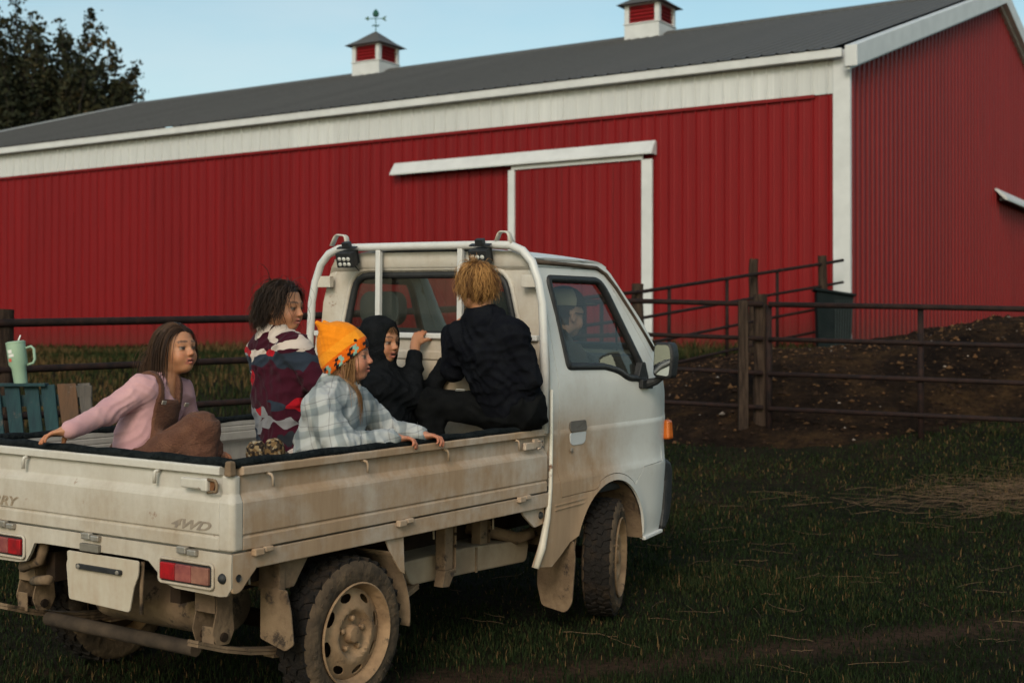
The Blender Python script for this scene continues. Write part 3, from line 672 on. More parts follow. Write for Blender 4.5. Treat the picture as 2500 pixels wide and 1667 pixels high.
M_dark = simple('dark_underbody', (.016, .012, .010), (.036, .023, .015), 8, 1, spec=.08)
M_beam = simple('pale_muddy_tank', (.34, .27, .19), (.22, .155, .10), 4, .85, 0, .2)
M_blk = simple('black_plastic', (.012, .013, .015), (.022, .022, .023), 20, .55, 0, .15)
M_foam = simple('black_foam_wrap', (.005, .007, .008), (.013, .016, .017), 30, 1, 0, .7, bscale=60, spec=.08)
M_tyre = simple('muddy_rubber', (.040, .031, .024), (.115, .080, .052), 9, 1, 0, .5, lo=.36, hi=.66, spec=.08)
M_tread = simple('mud_tread', (.016, .014, .013), (.04, .027, .018), 12, 1, 0, .5, lo=.5, hi=.8, spec=.08)
M_rim = simple('muddy_steel_rim', (.34, .215, .12), (.19, .115, .062), 9, .8, .1, .25, wear=((.05, .035, .028), 13, .585))
M_chrome = simple('zinc', (.45, .43, .40), (.30, .25, .2), 10, .4, .6)
M_redl = simple('red_lens', (.34, .008, .012), (.16, .01, .012), 25, .35); M_clr = simple('faded_pink_lens', (.26, .075, .062), (.14, .028, .034), 22, .5); M_org = simple('faded_orange_lens', (.27, .125, .085), (.17, .065, .05), 22, .5)
M_amb = simple('amber_lens', (.55, .13, .015), (.4, .08, .01), 14, .25)
def glass_mat(name, tintc, alpha):
    m, nt, b = nmat(name, .03, 0, .5); L = nt.links.new
    t = nd(nt, 'BsdfTransparent'); t.inputs['Color'].default_value = tintc; g = nd(nt, 'BsdfGlossy'); g.inputs['Roughness'].default_value = .03
    lw_ = nd(nt, 'LayerWeight', Blend=.5); pw = nd(nt, 'Math', operation='POWER'); pw.inputs[1].default_value = 4; L(lw_.outputs['Facing'], pw.inputs[0]); fr = nd(nt, 'MapRange'); fr.inputs['To Min'].default_value = .05; fr.inputs['To Max'].default_value = .75; L(pw.outputs['Value'], fr.inputs['Value']); mx = nd(nt, 'MixShader'); L(fr.outputs['Result'], mx.inputs['Fac']); L(t.outputs['BSDF'], mx.inputs[1]); L(g.outputs['BSDF'], mx.inputs[2])
    df = nd(nt, 'BsdfDiffuse'); df.inputs['Color'].default_value = (.30, .25, .19, 1); m2 = nd(nt, 'MixShader'); m2.inputs['Fac'].default_value = alpha
    tc = nd(nt, 'TexCoord'); n = nd(nt, 'TexNoise', Scale=4., Detail=6); L(tc.outputs['Object'], n.inputs['Vector']); r = ramp(nt, [(.3, (0, 0, 0)), (.75, (alpha*2,)*3)]); L(n.outputs['Fac'], r.inputs['Fac']); L(r.outputs['Color'], m2.inputs['Fac'])
    L(mx.outputs['Shader'], m2.inputs[1]); L(df.outputs['BSDF'], m2.inputs[2]); L(m2.outputs['Shader'], nt.nodes['Material Output'].inputs['Surface'])
    return m
M_glass = glass_mat('window_glass', (.70, .74, .72, 1), .03); M_glassr = glass_mat('rear_window_glass', (.60, .72, .70, 1), .05)
W = .6975
# ---- bed
GP = [(0, .672), (0, .712), (-.005, .716), (-.005, .721), (0, .725), (0, .828), (-.004, .838), (-.020, .858), (-.020, .917), (0, .920), (0, .944), (-.004, .948), (-.055, .948), (-.055, .928), (-.051, .925), (-.055, .922),
      (-.055, .902), (-.051, .899), (-.055, .896), (-.055, .862), (-.030, .850), (-.030, .672)]
for sg, nm in ((-1, 'right'), (1, 'left')):
    g = MB(); g.prism(GP, .052, 1.945, lambda d, z, t, sg=sg: (t, sg*(W+d), z)); g = g.build('side_gate', M_side if sg < 0 else [M_bedin], truck, bevel=.003)
    mb = MB(); N = 26; pts = [(.045+(1.88)*i/N, sg*(W-.033+.004*math.sin(i*2.1)), .955+.003*math.sin(i*1.3)) for i in range(N+1)]
    mb.tube(pts, [.027*(1+.07*math.sin(i*3.7)) for i in range(N+1)], 8, flat=.62); mb.build('rail_wrap', M_foam, g, smooth=True)
    for hx in (.184, .686, 1.19, 1.705):
        mb = MB(); mb.tube([(hx-.012, sg*(W-.012), .917), (hx-.008, sg*(W+.006), .912), (hx, sg*(W+.006), .900), (hx+.004, sg*(W+.004), .870)], .0052, 6); mb.build('rope_hook', M_side, g, smooth=True)
    for hx in (.115, .89, 1.726):
        mb = MB(); mb.box((hx, sg*(W+.006), .660), (.044, .022, .024)); mb.box((hx+.048, sg*(W+.006), .664), (.040, .018, .018)); mb.build('hinge', M_side, g, bevel=.004)
    if sg < 0:
        mb = MB(); mb.box((1.79, -(W+.004), .884), (.085, .016, .032)); mb.box((1.84, -(W+.002), .892), (.04, .014, .038)); mb.build('latch', M_side, g, bevel=.004)
        mb = MB(); mb.tube([(1.85, -(W+.008), .900), (1.885, -(W+.01), .900), (1.888, -(W+.01), .872), (1.85, -(W+.008), .868)], .004, 6); mb.build('latch_wire', M_side, g, smooth=True)
    mb = MB(); mb.prism([(.10, .604), (1.965, .600), (1.965, .664), (.10, .664)], sg*(W-.004), sg*(W-.035), lambda x, z, t: (x, t, z)); mb.build('bed_sill', M_side, truck, bevel=.004)
tg = MB(); tg.prism(GP, -.637, .637, lambda d, z, t: (-d, t, z)); tg = tg.build('tailgate', M_tail, truck, bevel=.003)
mb = MB(); N = 20; pts = [(.034+.003*math.sin(i*2.1), -.665+1.33*i/N, .956+.003*math.sin(i*1.7)) for i in range(N+1)]; mb.tube(pts, [.027*(1+.06*math.sin(i*2.9)) for i in range(N+1)], 8, flat=.62); mb.build('rail_wrap', M_foam, tg, smooth=True)
for hy in (.352, -.339):
    mb = MB(); mb.tube([(.012, hy-.008, .917), (-.006, hy-.004, .912), (-.006, hy, .90), (-.004, hy+.002, .872)], .0065, 6); mb.build('rope_hook', M_tail, tg, smooth=True)
for hy in (.448, -.019, -.497):
    mb = MB(); mb.box((-.006, hy+.02, .660), (.022, .044, .024)); mb.box((-.006, hy-.026, .655), (.018, .042, .02)); mb.build('hinge', M_chrome, tg, bevel=.004)
mb = MB(); mb.box((-.012, -.535, .888), (.016, .115, .034)); mb.box((-.012, -.588, .886), (.02, .03, .042)); mb.build('latch', M_tail, tg, bevel=.005)
mb = MB(); mb.tube([(-.014, -.60, .905), (-.014, -.635, .903), (-.014, -.642, .89), (-.014, -.640, .868), (-.014, -.60, .862)], .0055, 6); mb.build('latch_wire', M_under, tg, smooth=True)
mb = MB(); mb.prism([(0, .885), (.010, .87), (.06, .868), (.075, .89), (.05, .908), (.012, .903)], -.0005, -.0075, lambda y, z, t: (t-.012*0-.0, -.575-y*.7, z)); mb.build('latch_recess', simple('rust_stain', (.20, .085, .03), (.10, .04, .018), 30, .9), tg)
for sg in (-1, 1):
    cp = [(0, 0), (.052, 0), (.052, -.05), (.012, -.06), (0, -.06)]
    mb = MB()
    prof = [(.672, 0), (.83, 0), (.858, .014), (.918, .014)]
    V = []; F = []
    base = [(-.001, W-.062), (-.001, W-.012), (.012, W+.001), (.051, W+.001), (.051, W-.05)]
    for z, ins in prof:
        for (x, y) in base: V.append((x+(ins if x < .02 else 0), sg*(y-(ins if y > W-.03 else 0)), z))
    n = len(base)
    for i in range(len(prof)-1): F += [(i*n+k, i*n+(k+1) % n, (i+1)*n+(k+1) % n, (i+1)*n+k) for k in range(n)]
    F += [tuple(range(n)), tuple(range((len(prof)-1)*n, len(prof)*n))]
    mb.add(V, F); mb.build('corner_post', M_tail, truck, bevel=.006)
    mb = MB(); mb.box((.012, sg*(W-.022), .943), (.034, .03, .05), taper=.8); mb.build('corner_cap', M_under, truck, bevel=.006)
mb = MB(); mb.box((.985, 0, .674), (1.91, 1.33, .03)); mb.build('bed_floor', M_bedin, truck)
# lettering on the tailgate
M_let = simple('worn_grey_decal', (.20, .165, .135), (.27, .22, .17), 40, .7); M_let2 = simple('worn_brown_decal', (.22, .165, .115), (.30, .235, .165), 50, .7)
def text(name, s, h, width, loc, mat, parent, shear=0, offset=0.0, fill=True):
    cu = bpy.data.curves.new(name, 'FONT'); cu.body = s; cu.size = 1; cu.shear = shear; cu.offset = offset; cu.extrude = .02 if fill else 0
    if not fill: cu.fill_mode = 'NONE'; cu.bevel_depth = .035
    o = bpy.data.objects.new(name, cu); COL.objects.link(o); dg = bpy.context.evaluated_depsgraph_get()
    me = bpy.data.meshes.new_from_object(o.evaluated_get(dg)); bpy.data.objects.remove(o)
    co = np.empty(len(me.vertices)*3); me.vertices.foreach_get('co', co); co = co.reshape(-1, 3)
    lo = co.min(0); hi = co.max(0); u = (co[:, 0]-lo[0])/(hi[0]-lo[0])*width; v = (co[:, 1]-lo[1])/(hi[1]-lo[1])*h; q = (co[:, 2]-lo[2])/(max(1e-6, hi[2]-lo[2]))*.0016
    P = np.stack([loc[0]-q, loc[1]-u, loc[2]+v], 1); me.vertices.foreach_set('co', P.ravel()); me.update()
    return link(name, me, mat, parent)
text('lettering', '4WD', .032, .188, (-.0005, -.416, .731), M_let, tg, .45, .03)
text('lettering', 'CARRY', .036, .25, (-.0005, .632, .729), M_let2, tg, .3, 0, fill=False)
# ---- rear body panel with lamps
lob = [(-.694, .664), (-.694, .565), (-.672, .537), (-.64, .532), (-.43, .537), (-.385, .548), (-.345, .585), (-.305, .604), (-.26, .608), (.25, .608), (.295, .604), (.32, .575), (.345, .545), (.39, .537), (.64, .532), (.672, .537), (.694, .565), (.694, .664)]
holes = [rrect(-.617, .508+.03, -.362, .612, .014), rrect(.338+.02, .508+.03, .613, .612, .014)]
holes = [rrect(-.614, .545, -.364, .620, .012), rrect(.350, .545, .600, .620, .012)]
lob2 = [(a, (b_ if b_ > .6 else b_-.012)) for a, b_ in lob]
panel('rear_body_panel', rpoly(lob2, .0), holes, lambda y, z: (.004-.004*math.cos((z-.6)*20), y, z), .035, M_tail, truck, .012, 1)
for c in (-.489, .475):
    lp = empty('tail_lamp', parent=truck)
    mb = MB(); mb.prism(rrect(c-.121, .549, c+.121, .616, .01), -.004, .02, lambda y, z, t: (t, y, z)); mb.build('housing', M_blk, lp)
    s_ = 1 if c < 0 else -1
    for (a, b_, m_) in ((.045, .115, M_redl), (-.032, .043, M_clr), (-.113, -.034, M_org)):
        y0, y1 = sorted((c+s_*a, c+s_*b_)); mb = MB(); mb.prism(rrect(y0, .554, y1, .611, .004), -.014, .0, lambda y, z, t: (t, y, z)); mb.build('lens', m_, lp, bevel=.003)
    mb = MB(); R_ = rrect(c-.127, .542, c+.127, .623, .014); mb.tube([(-.004, a, b_) for a, b_ in R_], .0055, 6, closed=True); mb.build('rim', M_tail, lp, smooth=True)
for sg in (-1, 1):
    poly = rpoly([(0.006, .664), (0.006, .532), (.045, .534), (.075, .565), (.118, .603), (.118, .664)], [0, .02, .02, .015, 0, 0])
    mb = MB(); mb.prism(poly, sg*(W-.003), sg*(W-.015), lambda x, z, t: (x, t, z)); mb.build('rear_quarter', M_side, truck, bevel=.003)
    mb = MB(); mb.lathe([(0, .0), (.011, .0), (.013, -.003)], 14, 'y', (.03, sg*(W-.001), .584)); mb.build('plug', M_blk, truck)
    mb = MB(); mb.lathe([(0, -.012), (.010, -.010), (.016, -.003), (.018, .002)], 16, 'x', (-.002, sg*.655, .582)); mb.build('plug', M_blk, truck, smooth=True)
ph = empty('plate_holder', parent=truck)
mb = MB(); mb.prism(rpoly([(.112, .598), (.108, .565), (.115, .55), (.10, .425), (-.215, .415), (-.235, .50), (-.258, .545), (-.262, .598)], .012), -.004, .003, lambda y, z, t: (t+.0, y, z)); mb.build('plate', paint('paint_plate', .75, 1, .4, 9, 8, dust=(.36, .29, .205), white=(.52, .49, .42)), ph, bevel=.002)
mb = MB(); mb.prism(rrect(-.182, .541, .048, .559, .006), -.018, -.006, lambda y, z, t: (t, y, z)); mb.build('plate_bar', M_blk, ph, bevel=.002)
for yy_ in (-.168, .034): mb = MB(); mb.lathe([(0, -.022), (.007, -.021), (.0085, -.017)], 10, 'x', (0, yy_, .55)); mb.build('bolt', M_chrome, ph)
mb = MB(); mb.prism(rrect(-.066, .606, .031, .634, .004), -.016, 0, lambda y, z, t: (t, y, z)); mb.build('plate_lamp', simple('grey_lamp', (.16, .145, .12), None, 20, .7), ph, bevel=.003)
# ---- chassis
for sg in (-1, 1):
    mb = MB(); mb.box((1.55, sg*.33, .50), (2.9, .05, .11)); mb.build('frame_rail', M_dark, truck)
    mb = MB()
    for i in range(4):
        P = [(.02+1.22*k/10, sg*.50, .235-.012*i+.115*((k-5)/5)**2) for k in range(11) if (i < 2 or abs(k-5) < 5-i)]
        mb.bar(P[0], P[1], .05, .01)
        for a, b_ in zip(P[1:], P[2:]): mb.bar(a, b_, .05, .01)
    mb.build('leaf_spring', M_under, truck)
    hb = empty('spring_hanger', parent=truck)
    mb = MB(); mb.prism(rpoly([(-.035, .545), (.05, .545), (.045, .44), (.055, .36), (.03, .315), (-.03, .32), (-.05, .37), (-.03, .44)], .012), sg*.42, sg*.425, lambda x, z, t: (.14+x, t, z)); mb.prism(rpoly([(-.035, .545), (.05, .545), (.045, .44), (.055, .36), (.03, .315), (-.03, .32), (-.05, .37), (-.03, .44)], .012), sg*.515, sg*.52, lambda x, z, t: (.14+x, t, z)); mb.box((.105, sg*.47, .49), (.006, .095, .12)); mb.box((.10, sg*.49, .35), (.006, .055, .07)); mb.build('plate', M_under, hb, bevel=.002)
    mb = MB(); mb.lathe([(0, -.06), (.016, -.06), (.016, .06), (0, .06)], 10, 'y', (.14, sg*.47, .345)); mb.build('bolt', M_dark, hb)
mb = MB(); mb.tube([(.63, -.6, .285), (.63, .6, .285)], .035, 12); mb.lathe([(0, -.11), (.08, -.08), (.115, 0), (.08, .08), (0, .11)], 16, 'y', (.63, .05, .29)); mb.build('rear_axle', M_dark, truck, smooth=True, angle=60)
mb = MB(); mb.tube([(2.6, -.52, .29), (2.6, .6, .29)], .03, 10); mb.build('front_axle', M_dark, truck, smooth=True)
mb = MB(); mb.lathe([(0, -.35), (.09, -.345), (.105, -.33), (.105, .22), (.09, .235), (0, .24)], 24, 'y', (.34, 0, .385), R=Matrix.Diagonal((1.25, 1, .95))); mb.build('muffler', M_under, truck, smooth=True, angle=40)
mb = MB(); mb.tube([(.17, .43, .28), (.17, -.36, .275)], .027, 12); mb.build('rear_crossbar', simple('sooty_pipe', (.075, .055, .040), (.030, .024, .02), 8, 1, spec=.1), truck, smooth=True, angle=60)
mb = MB(); mb.tube([(.34, -.2, .45), (.36, -.42, .50), (.365, -.565, .505)], .024, 14); mb.build('tailpipe', M_under, truck, smooth=True, angle=50)
for P_, r_ in (([(.05, .30, .60), (.055, .33, .53), (.06, .44, .49)], .02), ([(.08, .40, .44), (.03, .25, .47)], .018), ([(.03, -.245, .59), (.02, -.25, .50), (.02, -.25, .41)], .007)):
    mb = MB(); mb.tube(P_, r_, 8); mb.build('hanger_rod', M_under, truck, smooth=True)
mb = MB(); mb.box((1.1, 0, .60), (1.9, 1.2, .04)); mb.box((.25, 0, .56), (.1, 1.1, .08)); mb.box((1.0, .0, .57), (.06, 1.2, .09)); mb.build('underframe', M_dark, truck)
# tank and brackets along the right side
mb = MB(); mb.prism(rpoly([(1.14, .452), (1.20, .350), (1.62, .338), (2.07, .322), (2.09, .42), (1.6, .452)], .03), -.515, -.30, lambda x, z, t: (x, t, z)); mb.build('fuel_tank', M_beam, truck, bevel=.012)
mb = MB(); mb.bar((1.66, -.5175, .335), (1.66, -.5175, .445), .012, .006, up=(0, 1, 0)); mb.build('tank_seam', M_under, truck)
for x_, y_ in ((1.385, -.57), (1.80, -.46)):
    bq = empty('support_bracket', parent=truck)
    mb = MB(); mb.box((x_-.035, y_, .50), (.055, .05, .20)); mb.box((x_+.018, y_+.012, .49), (.006, .07, .22)); mb.prism([(-.06, .40), (.02, .40), (-.03, .33), (-.08, .335)], y_-.025, y_+.02, lambda a, z, t: (x_+a, t, z)); mb.build('channel', M_under, bq, bevel=.003)
    for k in range(2): mb = MB(); mb.lathe([(0, -.004), (.007, -.004), (.007, 0)], 8, 'y', (x_+.005, y_-.025, .545-.05*k)); mb.build('bolt', M_dark, bq)
mb = MB(); mb.tube([(1.80, -.36, .50), (1.9, -.45, .47), (1.98, -.52, .44), (2.05, -.55, .46)], .028, 10); mb.build('intake_hose', M_under, truck, smooth=True)
for P_ in ([(1.30, -.55, .60), (1.302, -.552, .53)], [(1.66, -.60, .60), (1.662, -.602, .53)], [(.135, -.64, .60), (.138, -.642, .54)]): mb = MB(); mb.tube(P_, .0045, 6); mb.build('drain_tube', M_beam, truck)
mb = MB(); mb.prism(rpoly([(1.775, .602), (1.965, .600), (1.965, .525), (1.885, .515), (1.80, .575)], .01), -.672, -.66, lambda x, z, t: (x, t, z)); mb.build('sill_bracket', M_side, truck, bevel=.003)
mb = MB(); mb.lathe([(0, -.01), (.014, -.008), (.017, 0)], 12, 'y', (1.93, -.673, .565)); mb.build('plug', M_blk, truck)
# rear mudguards
for sg in (-1, 1):
    mg = empty('mudguard', parent=truck)
    A = [(math.radians(a)) for a in np.linspace(-6, 52, 12)]
    V = []; F = []
    for a in A:
        for y_ in (W-.02, W-.20): V.append((.63+.355*math.cos(a), sg*y_, .285+.345*math.sin(a)))
    F = [(2*i, 2*i+1, 2*i+3, 2*i+2) for i in range(len(A)-1)]; me = bpy.data.meshes.new('liner'); me.from_pydata(V, [], F); o = link('liner', me, M_under, mg, True); md = o.modifiers.new('t', 'SOLIDIFY'); md.thickness = .006
    mb = MB(); mb.prism([(.825, .604), (.935, .604), (.945, .455), (.918, .47), (.86, .545)], sg*(W-.018), sg*(W-.026), lambda x, z, t: (x, t, z)); mb.build('bracket', M_side, mg, bevel=.002)
    mb = MB(); mb.prism([(.945, .47), (.95, .60), (.985, .60), (1.0, .40), (1.01, .285), (.99, .285), (.97, .40)], sg*(W-.06), sg*(W-.07), lambda x, z, t: (x, t, z)); mb.build('stay', M_under, mg, bevel=.002)
    mb = MB(); mb.prism(rpoly([(-.575, .505), (-.695, .505), (-.715, .43), (-.728, .32), (-.69, .295), (-.575, .325)], .01), .262, .270, lambda y, z, t: (t, -sg*y, z)); mb.build('flap', M_under, mg, bevel=.002)
    mb = MB(); mb.prism([(.29, .602), (.43, .604), (.35, .50), (.28, .50)], sg*(W-.045), sg*(W-.055), lambda x, z, t: (x, t, z)); mb.box((.285, sg*(W-.09), .55), (.03, .10, .11)); mb.build('bracket', M_under, mg, bevel=.004)
    # front flap behind the front wheel
    mb = MB(); mb.prism(rpoly([(-.50, .40), (-.69, .42), (-.70, .33), (-.69, .13), (-.66, .085), (-.53, .105), (-.50, .2)], .02), 2.185, 2.197, lambda y, z, t: (t+.05*(z-.3), -sg*y, z)); mb.build('front_flap', M_under, mg, bevel=.003)
# ---- wheels
def make_wheel():
    w_ = empty('wheel', parent=truck)     # local: axle along y, outer face at -y
    mb = MB(); prof = [(.178, -.062), (.186, -.070), (.205, -.076), (.232, -.077), (.255, -.072), (.268, -.060), (.274, -.045), (.276, 0), (.274, .045), (.268, .060), (.255, .072), (.232, .077), (.205, .076), (.186, .070), (.178, .062)]
    mb.lathe(prof, 56, 'y')
    for a in range(40):     # raised sidewall marks
        t = a/40*2*math.pi; R = Matrix.Rotation(-t, 3, 'Y')
        if a % 10 in (1, 2, 3, 4, 5, 6): mb.box(R @ Vector((.231, -.077, 0)), (.018, .004, .011), R)
    ty = mb.build('tyre', [M_tyre, M_tread], w_, smooth=True, angle=40)
    for pl in ty.data.polygons:
        if math.hypot(pl.center.x, pl.center.z) > .2625: pl.material_index = 1
    mb = MB(); n = 30
    for a in range(n):
        t = a/n*2*math.pi
        for row, (yc, off, wy, dx) in enumerate(((-.043, 0, .036, .028), (-.012, .5, .026, .028), (.016, .0, .026, .028), (.043, .5, .036, .028))):
            R = Matrix.Rotation(-(t+off*2*math.pi/n), 3, 'Y'); sk = Matrix.Rotation(.35 if row in (0, 2) else -.35, 3, 'X')
            mb.box(R @ Vector((.274 if row in (1, 2) else .270, yc, 0)), (.020, wy, dx), R @ sk)
    mb.build('tread', M_tread, ty, bevel=.0)
    mb = MB(); mb.lathe([(.190, -.074), (.192, -.080), (.187, -.083), (.182, -.078), (.176, -.060), (.168, -.045), (.163, -.020), (.163, .04), (.182, .074), (.19, .076)], 48, 'y'); rm = mb.build('rim', M_rim, w_, smooth=True, angle=35)
    holes = []
    for k in range(8):
        a = 2*math.pi*(k+.3)/8; c, s = math.cos(a), math.sin(a)
        e = [(.0145*math.cos(q), .030*math.sin(q)) for q in np.linspace(0, 2*math.pi, 14, endpoint=False)]
        holes.append([(.138*c+u*c-v*s, .138*s+u*s+v*c) for u, v in e])
    cb = arc(0, 0, .034, 0, 360, 20)[:-1]
    pts_r = [0, .05, .072, .080, .090, .105, .120, .150, .163, .17]; pts_y = [-.040, -.040, -.042, -.055, -.066, -.064, -.056, -.045, -.038, -.030]
    def disc(u, v):
        rr = math.hypot(u, v); return (u, float(np.interp(rr, pts_r, pts_y)), v)
    panel('disc', arc(0, 0, .1645, 0, 360, 48)[:-1], holes+[cb], disc, .012, M_rim, rm, .004, 0)
    mb = MB(); mb.lathe([(.036, -.038), (.034, -.060), (.029, -.070), (.016, -.073), (0, -.073)], 20, 'y'); mb.build('hub_cap', M_rim, rm, smooth=True, angle=40)
    for k in range(5):
        a = 2*math.pi*k/5+.3; mb = MB(); mb.lathe([(.011, -.036), (.0105, -.058), (.006, -.062), (0, -.062)], 6, 'y', (.058*math.cos(a), 0, .058*math.sin(a))); mb.build('lug_nut', M_rim, rm)
    mb = MB(); mb.lathe([(0, -.01), (.15, -.01), (.15, .05), (0, .05)], 24, 'y'); mb.build('brake_drum', M_dark, w_)
    return w_
def copy_tree(o, parent):
    c = o.copy(); COL.objects.link(c); c.parent = parent
    for ch in list(o.children): copy_tree(ch, c)
    return c
wh = make_wheel(); kids0 = list(wh.children)
wh.location = (.638, -.622, .283)
w2 = copy_tree(wh, truck); w2.location = (2.60, -.625, .283); w2.rotation_euler = (0, .7, math.radians(21))
w2.rotation_mode = 'ZYX' if False else 'XYZ'
w3 = copy_tree(wh, truck); w3.location = (.638, .622, .283); w3.rotation_euler = (0, 0, math.pi)
w4 = copy_tree(wh, truck); w4.location = (2.60, .625, .283); w4.rotation_euler = (0, .4, math.radians(180+21))
# ---- cab
ZS = [.30, .45, .60, .66, .70, .735, .80, .90, .924, .932, 1.05, 1.12, 1.17, 1.22, 1.45, 1.70]
YS = [.672, .688, .694, .698, .699, .690, .683, .685, .687, .682, .684, .681, .674, .662, .617, .560]
def side_y(x, z):
    y = float(np.interp(z, ZS, YS)); t = max(0, (x-2.93)/.27); y -= .05*t*t
    d = math.hypot(x-2.545, (z-.33))           # wheel arch lip
    if d < .40 and z > .36: y += .010*max(0, 1-(d-.335)/.05)
    t = max(0, (2.05-x)/.08); y -= .006*t*t
    return y
archp = [(2.545+.335*math.cos(math.radians(a)), .33+.335*math.sin(math.radians(a))) for a in np.linspace(161, 3, 22)]
cab_poly = [(1.905, .335), (2.03, .322), (2.10, .365), (2.17, .415)]+archp+[(2.885, .335), (3.095, .352), (3.125, .44), (3.145, .56), (3.15, .69), (3.185, .80), (3.195, .95), (3.18, 1.06), (3.125, 1.16), (3.085, 1.29), (2.72, 1.655), (2.66, 1.692), (2.60, 1.700), (1.985, 1.700), (1.985, .70), (1.965, .56), (1.93, .42)]
win = rpoly([(2.166, 1.208), (2.50, 1.200), (2.63, 1.178), (2.71, 1.140), (2.905, 1.128), (2.90, 1.17), (2.635, 1.575), (2.585, 1.622), (2.113, 1.622)], [.02, 0, .05, .05, .02, .03, .09, .06, .035])
door_p = rpoly([(2.062, .98), (2.045, .74), (2.052, .70), (2.072, .628), (2.375, .634), (2.415, .66)], [0, .03, .03, .006, .03, 0])+arc(2.545, .33, .365, 112, 52, 8)+[(2.86, .70), (3.09, .71), (3.125, .95), (3.10, 1.09), (3.04, 1.185), (2.70, 1.60), (2.645, 1.652), (2.58, 1.672), (2.055, 1.668), (2.062, 1.2)]
def inset(poly, d):
    P = [Vector(p) for p in poly]; out = []; n = len(P); area = sum(P[i].x*P[(i+1) % n].y-P[(i+1) % n].x*P[i].y for i in range(n)); s = 1 if area > 0 else -1
    for i in range(n):
        a = (P[i]-P[i-1]).normalized(); b_ = (P[(i+1) % n]-P[i]).normalized(); t = (a+b_).normalized(); out.append((P[i].x-t.y*d*s, P[i].y+t.x*d*s))
    return out
cab = empty('cab', parent=truck)
for sg in (-1, 1):
    fn = lambda x, z, sg=sg: (x, sg*side_y(x, z), z)
    panel('side_panel', cab_poly, [door_p], fn, .03, M_cab, cab, .012, -1 if sg < 0 else 1, extra_v=(.66, .70, .735, .924, .932))
    d = panel('door', inset(door_p, .0035), [win], fn, .03, M_cab, truck, .012, -1 if sg < 0 else 1, extra_v=(.66, .70, .735, .924, .932))
    mb = MB(); mb.tube([(x, sg*(side_y(x, z)-.004), z) for x, z in inset(win, .006)], .019, 6, closed=True); mb.build('window_seal', M_blk, d, smooth=True)
    panel('window_pane', win, [], lambda x, z, sg=sg: (x, sg*(side_y(x, z)-.012), z), .08, M_glass, d)
    # handle
    mb = MB(); mb.prism(rrect(2.150, .918, 2.300, .968, .016), 0, .006, lambda x, z, t, sg=sg: (x, sg*(side_y(x, z)+.001+t), z)); mb.build('handle_flap', simple('grey_handle', (.085, .075, .065), (.12, .105, .09), 20, .6), d, bevel=.003)
    mb = MB(); mb.prism(rpoly([(2.152, .914), (2.300, .914), (2.294, .868), (2.27, .856), (2.18, .856), (2.158, .868)], .012), -.002, .003, lambda x, z, t, sg=sg: (x, sg*(side_y(x, z)+t), z)); mb.build('handle_recess', M_trim, d, bevel=.002)
    mb = MB(); mb.lathe([(0, -.004), (.009, -.003), (.012, 0)], 12, 'y', (2.165, sg*.6905, .835)); mb.build('lock', M_chrome, d)
    # drip rail
    pts = [(1.99, .570, 1.690), (2.3, .570, 1.686), (2.58, .570, 1.678), (2.66, .575, 1.650), (2.74, .588, 1.585), (2.90, .622, 1.42), (3.04, .648, 1.275)]
    mb = MB(); mb.tube([(x, sg*(y+.002), z) for x, y, z in pts], .0095, 6); mb.build('drip_rail', simple('grimy_gutter', (.05, .035, .025), (.10, .07, .05), 10, .8), cab, smooth=True)
    mb = MB()
    for i, z_ in enumerate((.605, .585)): mb.bar((2.02, sg*.6945, z_-.006), (2.36-.03*i, sg*.6955, z_+.002), .004, .006, up=(0, 1, 0))
    mb.build('pressed_line', M_cab, cab)
    # mirror
    mr = empty('side_mirror', parent=truck)
    mb = MB(); mb.prism(rpoly([(-.055, -.085), (.045, -.095), (.058, .02), (.045, .085), (-.05, .085)], .022), -.045, .03, lambda a, z, t, sg=sg: (2.885+t, sg*(.80+a), 1.235+z)); mb.build('housing', M_blk, mr, bevel=.012, smooth=True, angle=40)
    mb = MB(); mb.prism(rpoly([(-.045, -.072), (.036, -.082), (.046, .02), (.036, .072), (-.04, .072)], .018), -.049, -.0465, lambda a, z, t, sg=sg: (2.885+t, sg*(.80+a), 1.235+z)); mgm, mnt, mbb = nmat('mirror_glass', .02, 1.0); mbb.inputs['Base Color'].default_value = (.7, .75, .76, 1); mb.build('mirror_glass', mgm, mr)
    mb = MB(); mb.tube([(2.89, sg*.79, 1.16), (2.89, sg*.74, 1.125), (2.88, sg*.69, 1.11)], [.016, .02, .026], 8); mb.prism(rpoly([(2.82, 1.09), (2.93, 1.085), (2.93, 1.13), (2.82, 1.135)], .01), .672, .705, lambda x, z, t, sg=sg: (x, sg*t, z)); mb.prism(rpoly([(2.80, 1.135), (2.915, 1.125), (2.875, 1.22), (2.84, 1.22)], .01), .655, .690, lambda x, z, t, sg=sg: (x, sg*t, z)); mb.build('arm', M_blk, mr, bevel=.006)
    # rear flange of the cab side
    mb = MB(); mb.tube([(1.985, sg*.690, 1.12), (1.983, sg*.692, .92), (1.980, sg*.692, .68), (1.962, sg*.690, .55), (1.93, sg*.683, .42), (1.895, sg*.675, .335)], [.008, .009, .010, .014, .018, .014], 8); mb.build('rear_flange', paint('paint_flange', .25, 1.0, .5, 9, 8, white=(.66, .63, .55), rust=.5), cab, smooth=True)
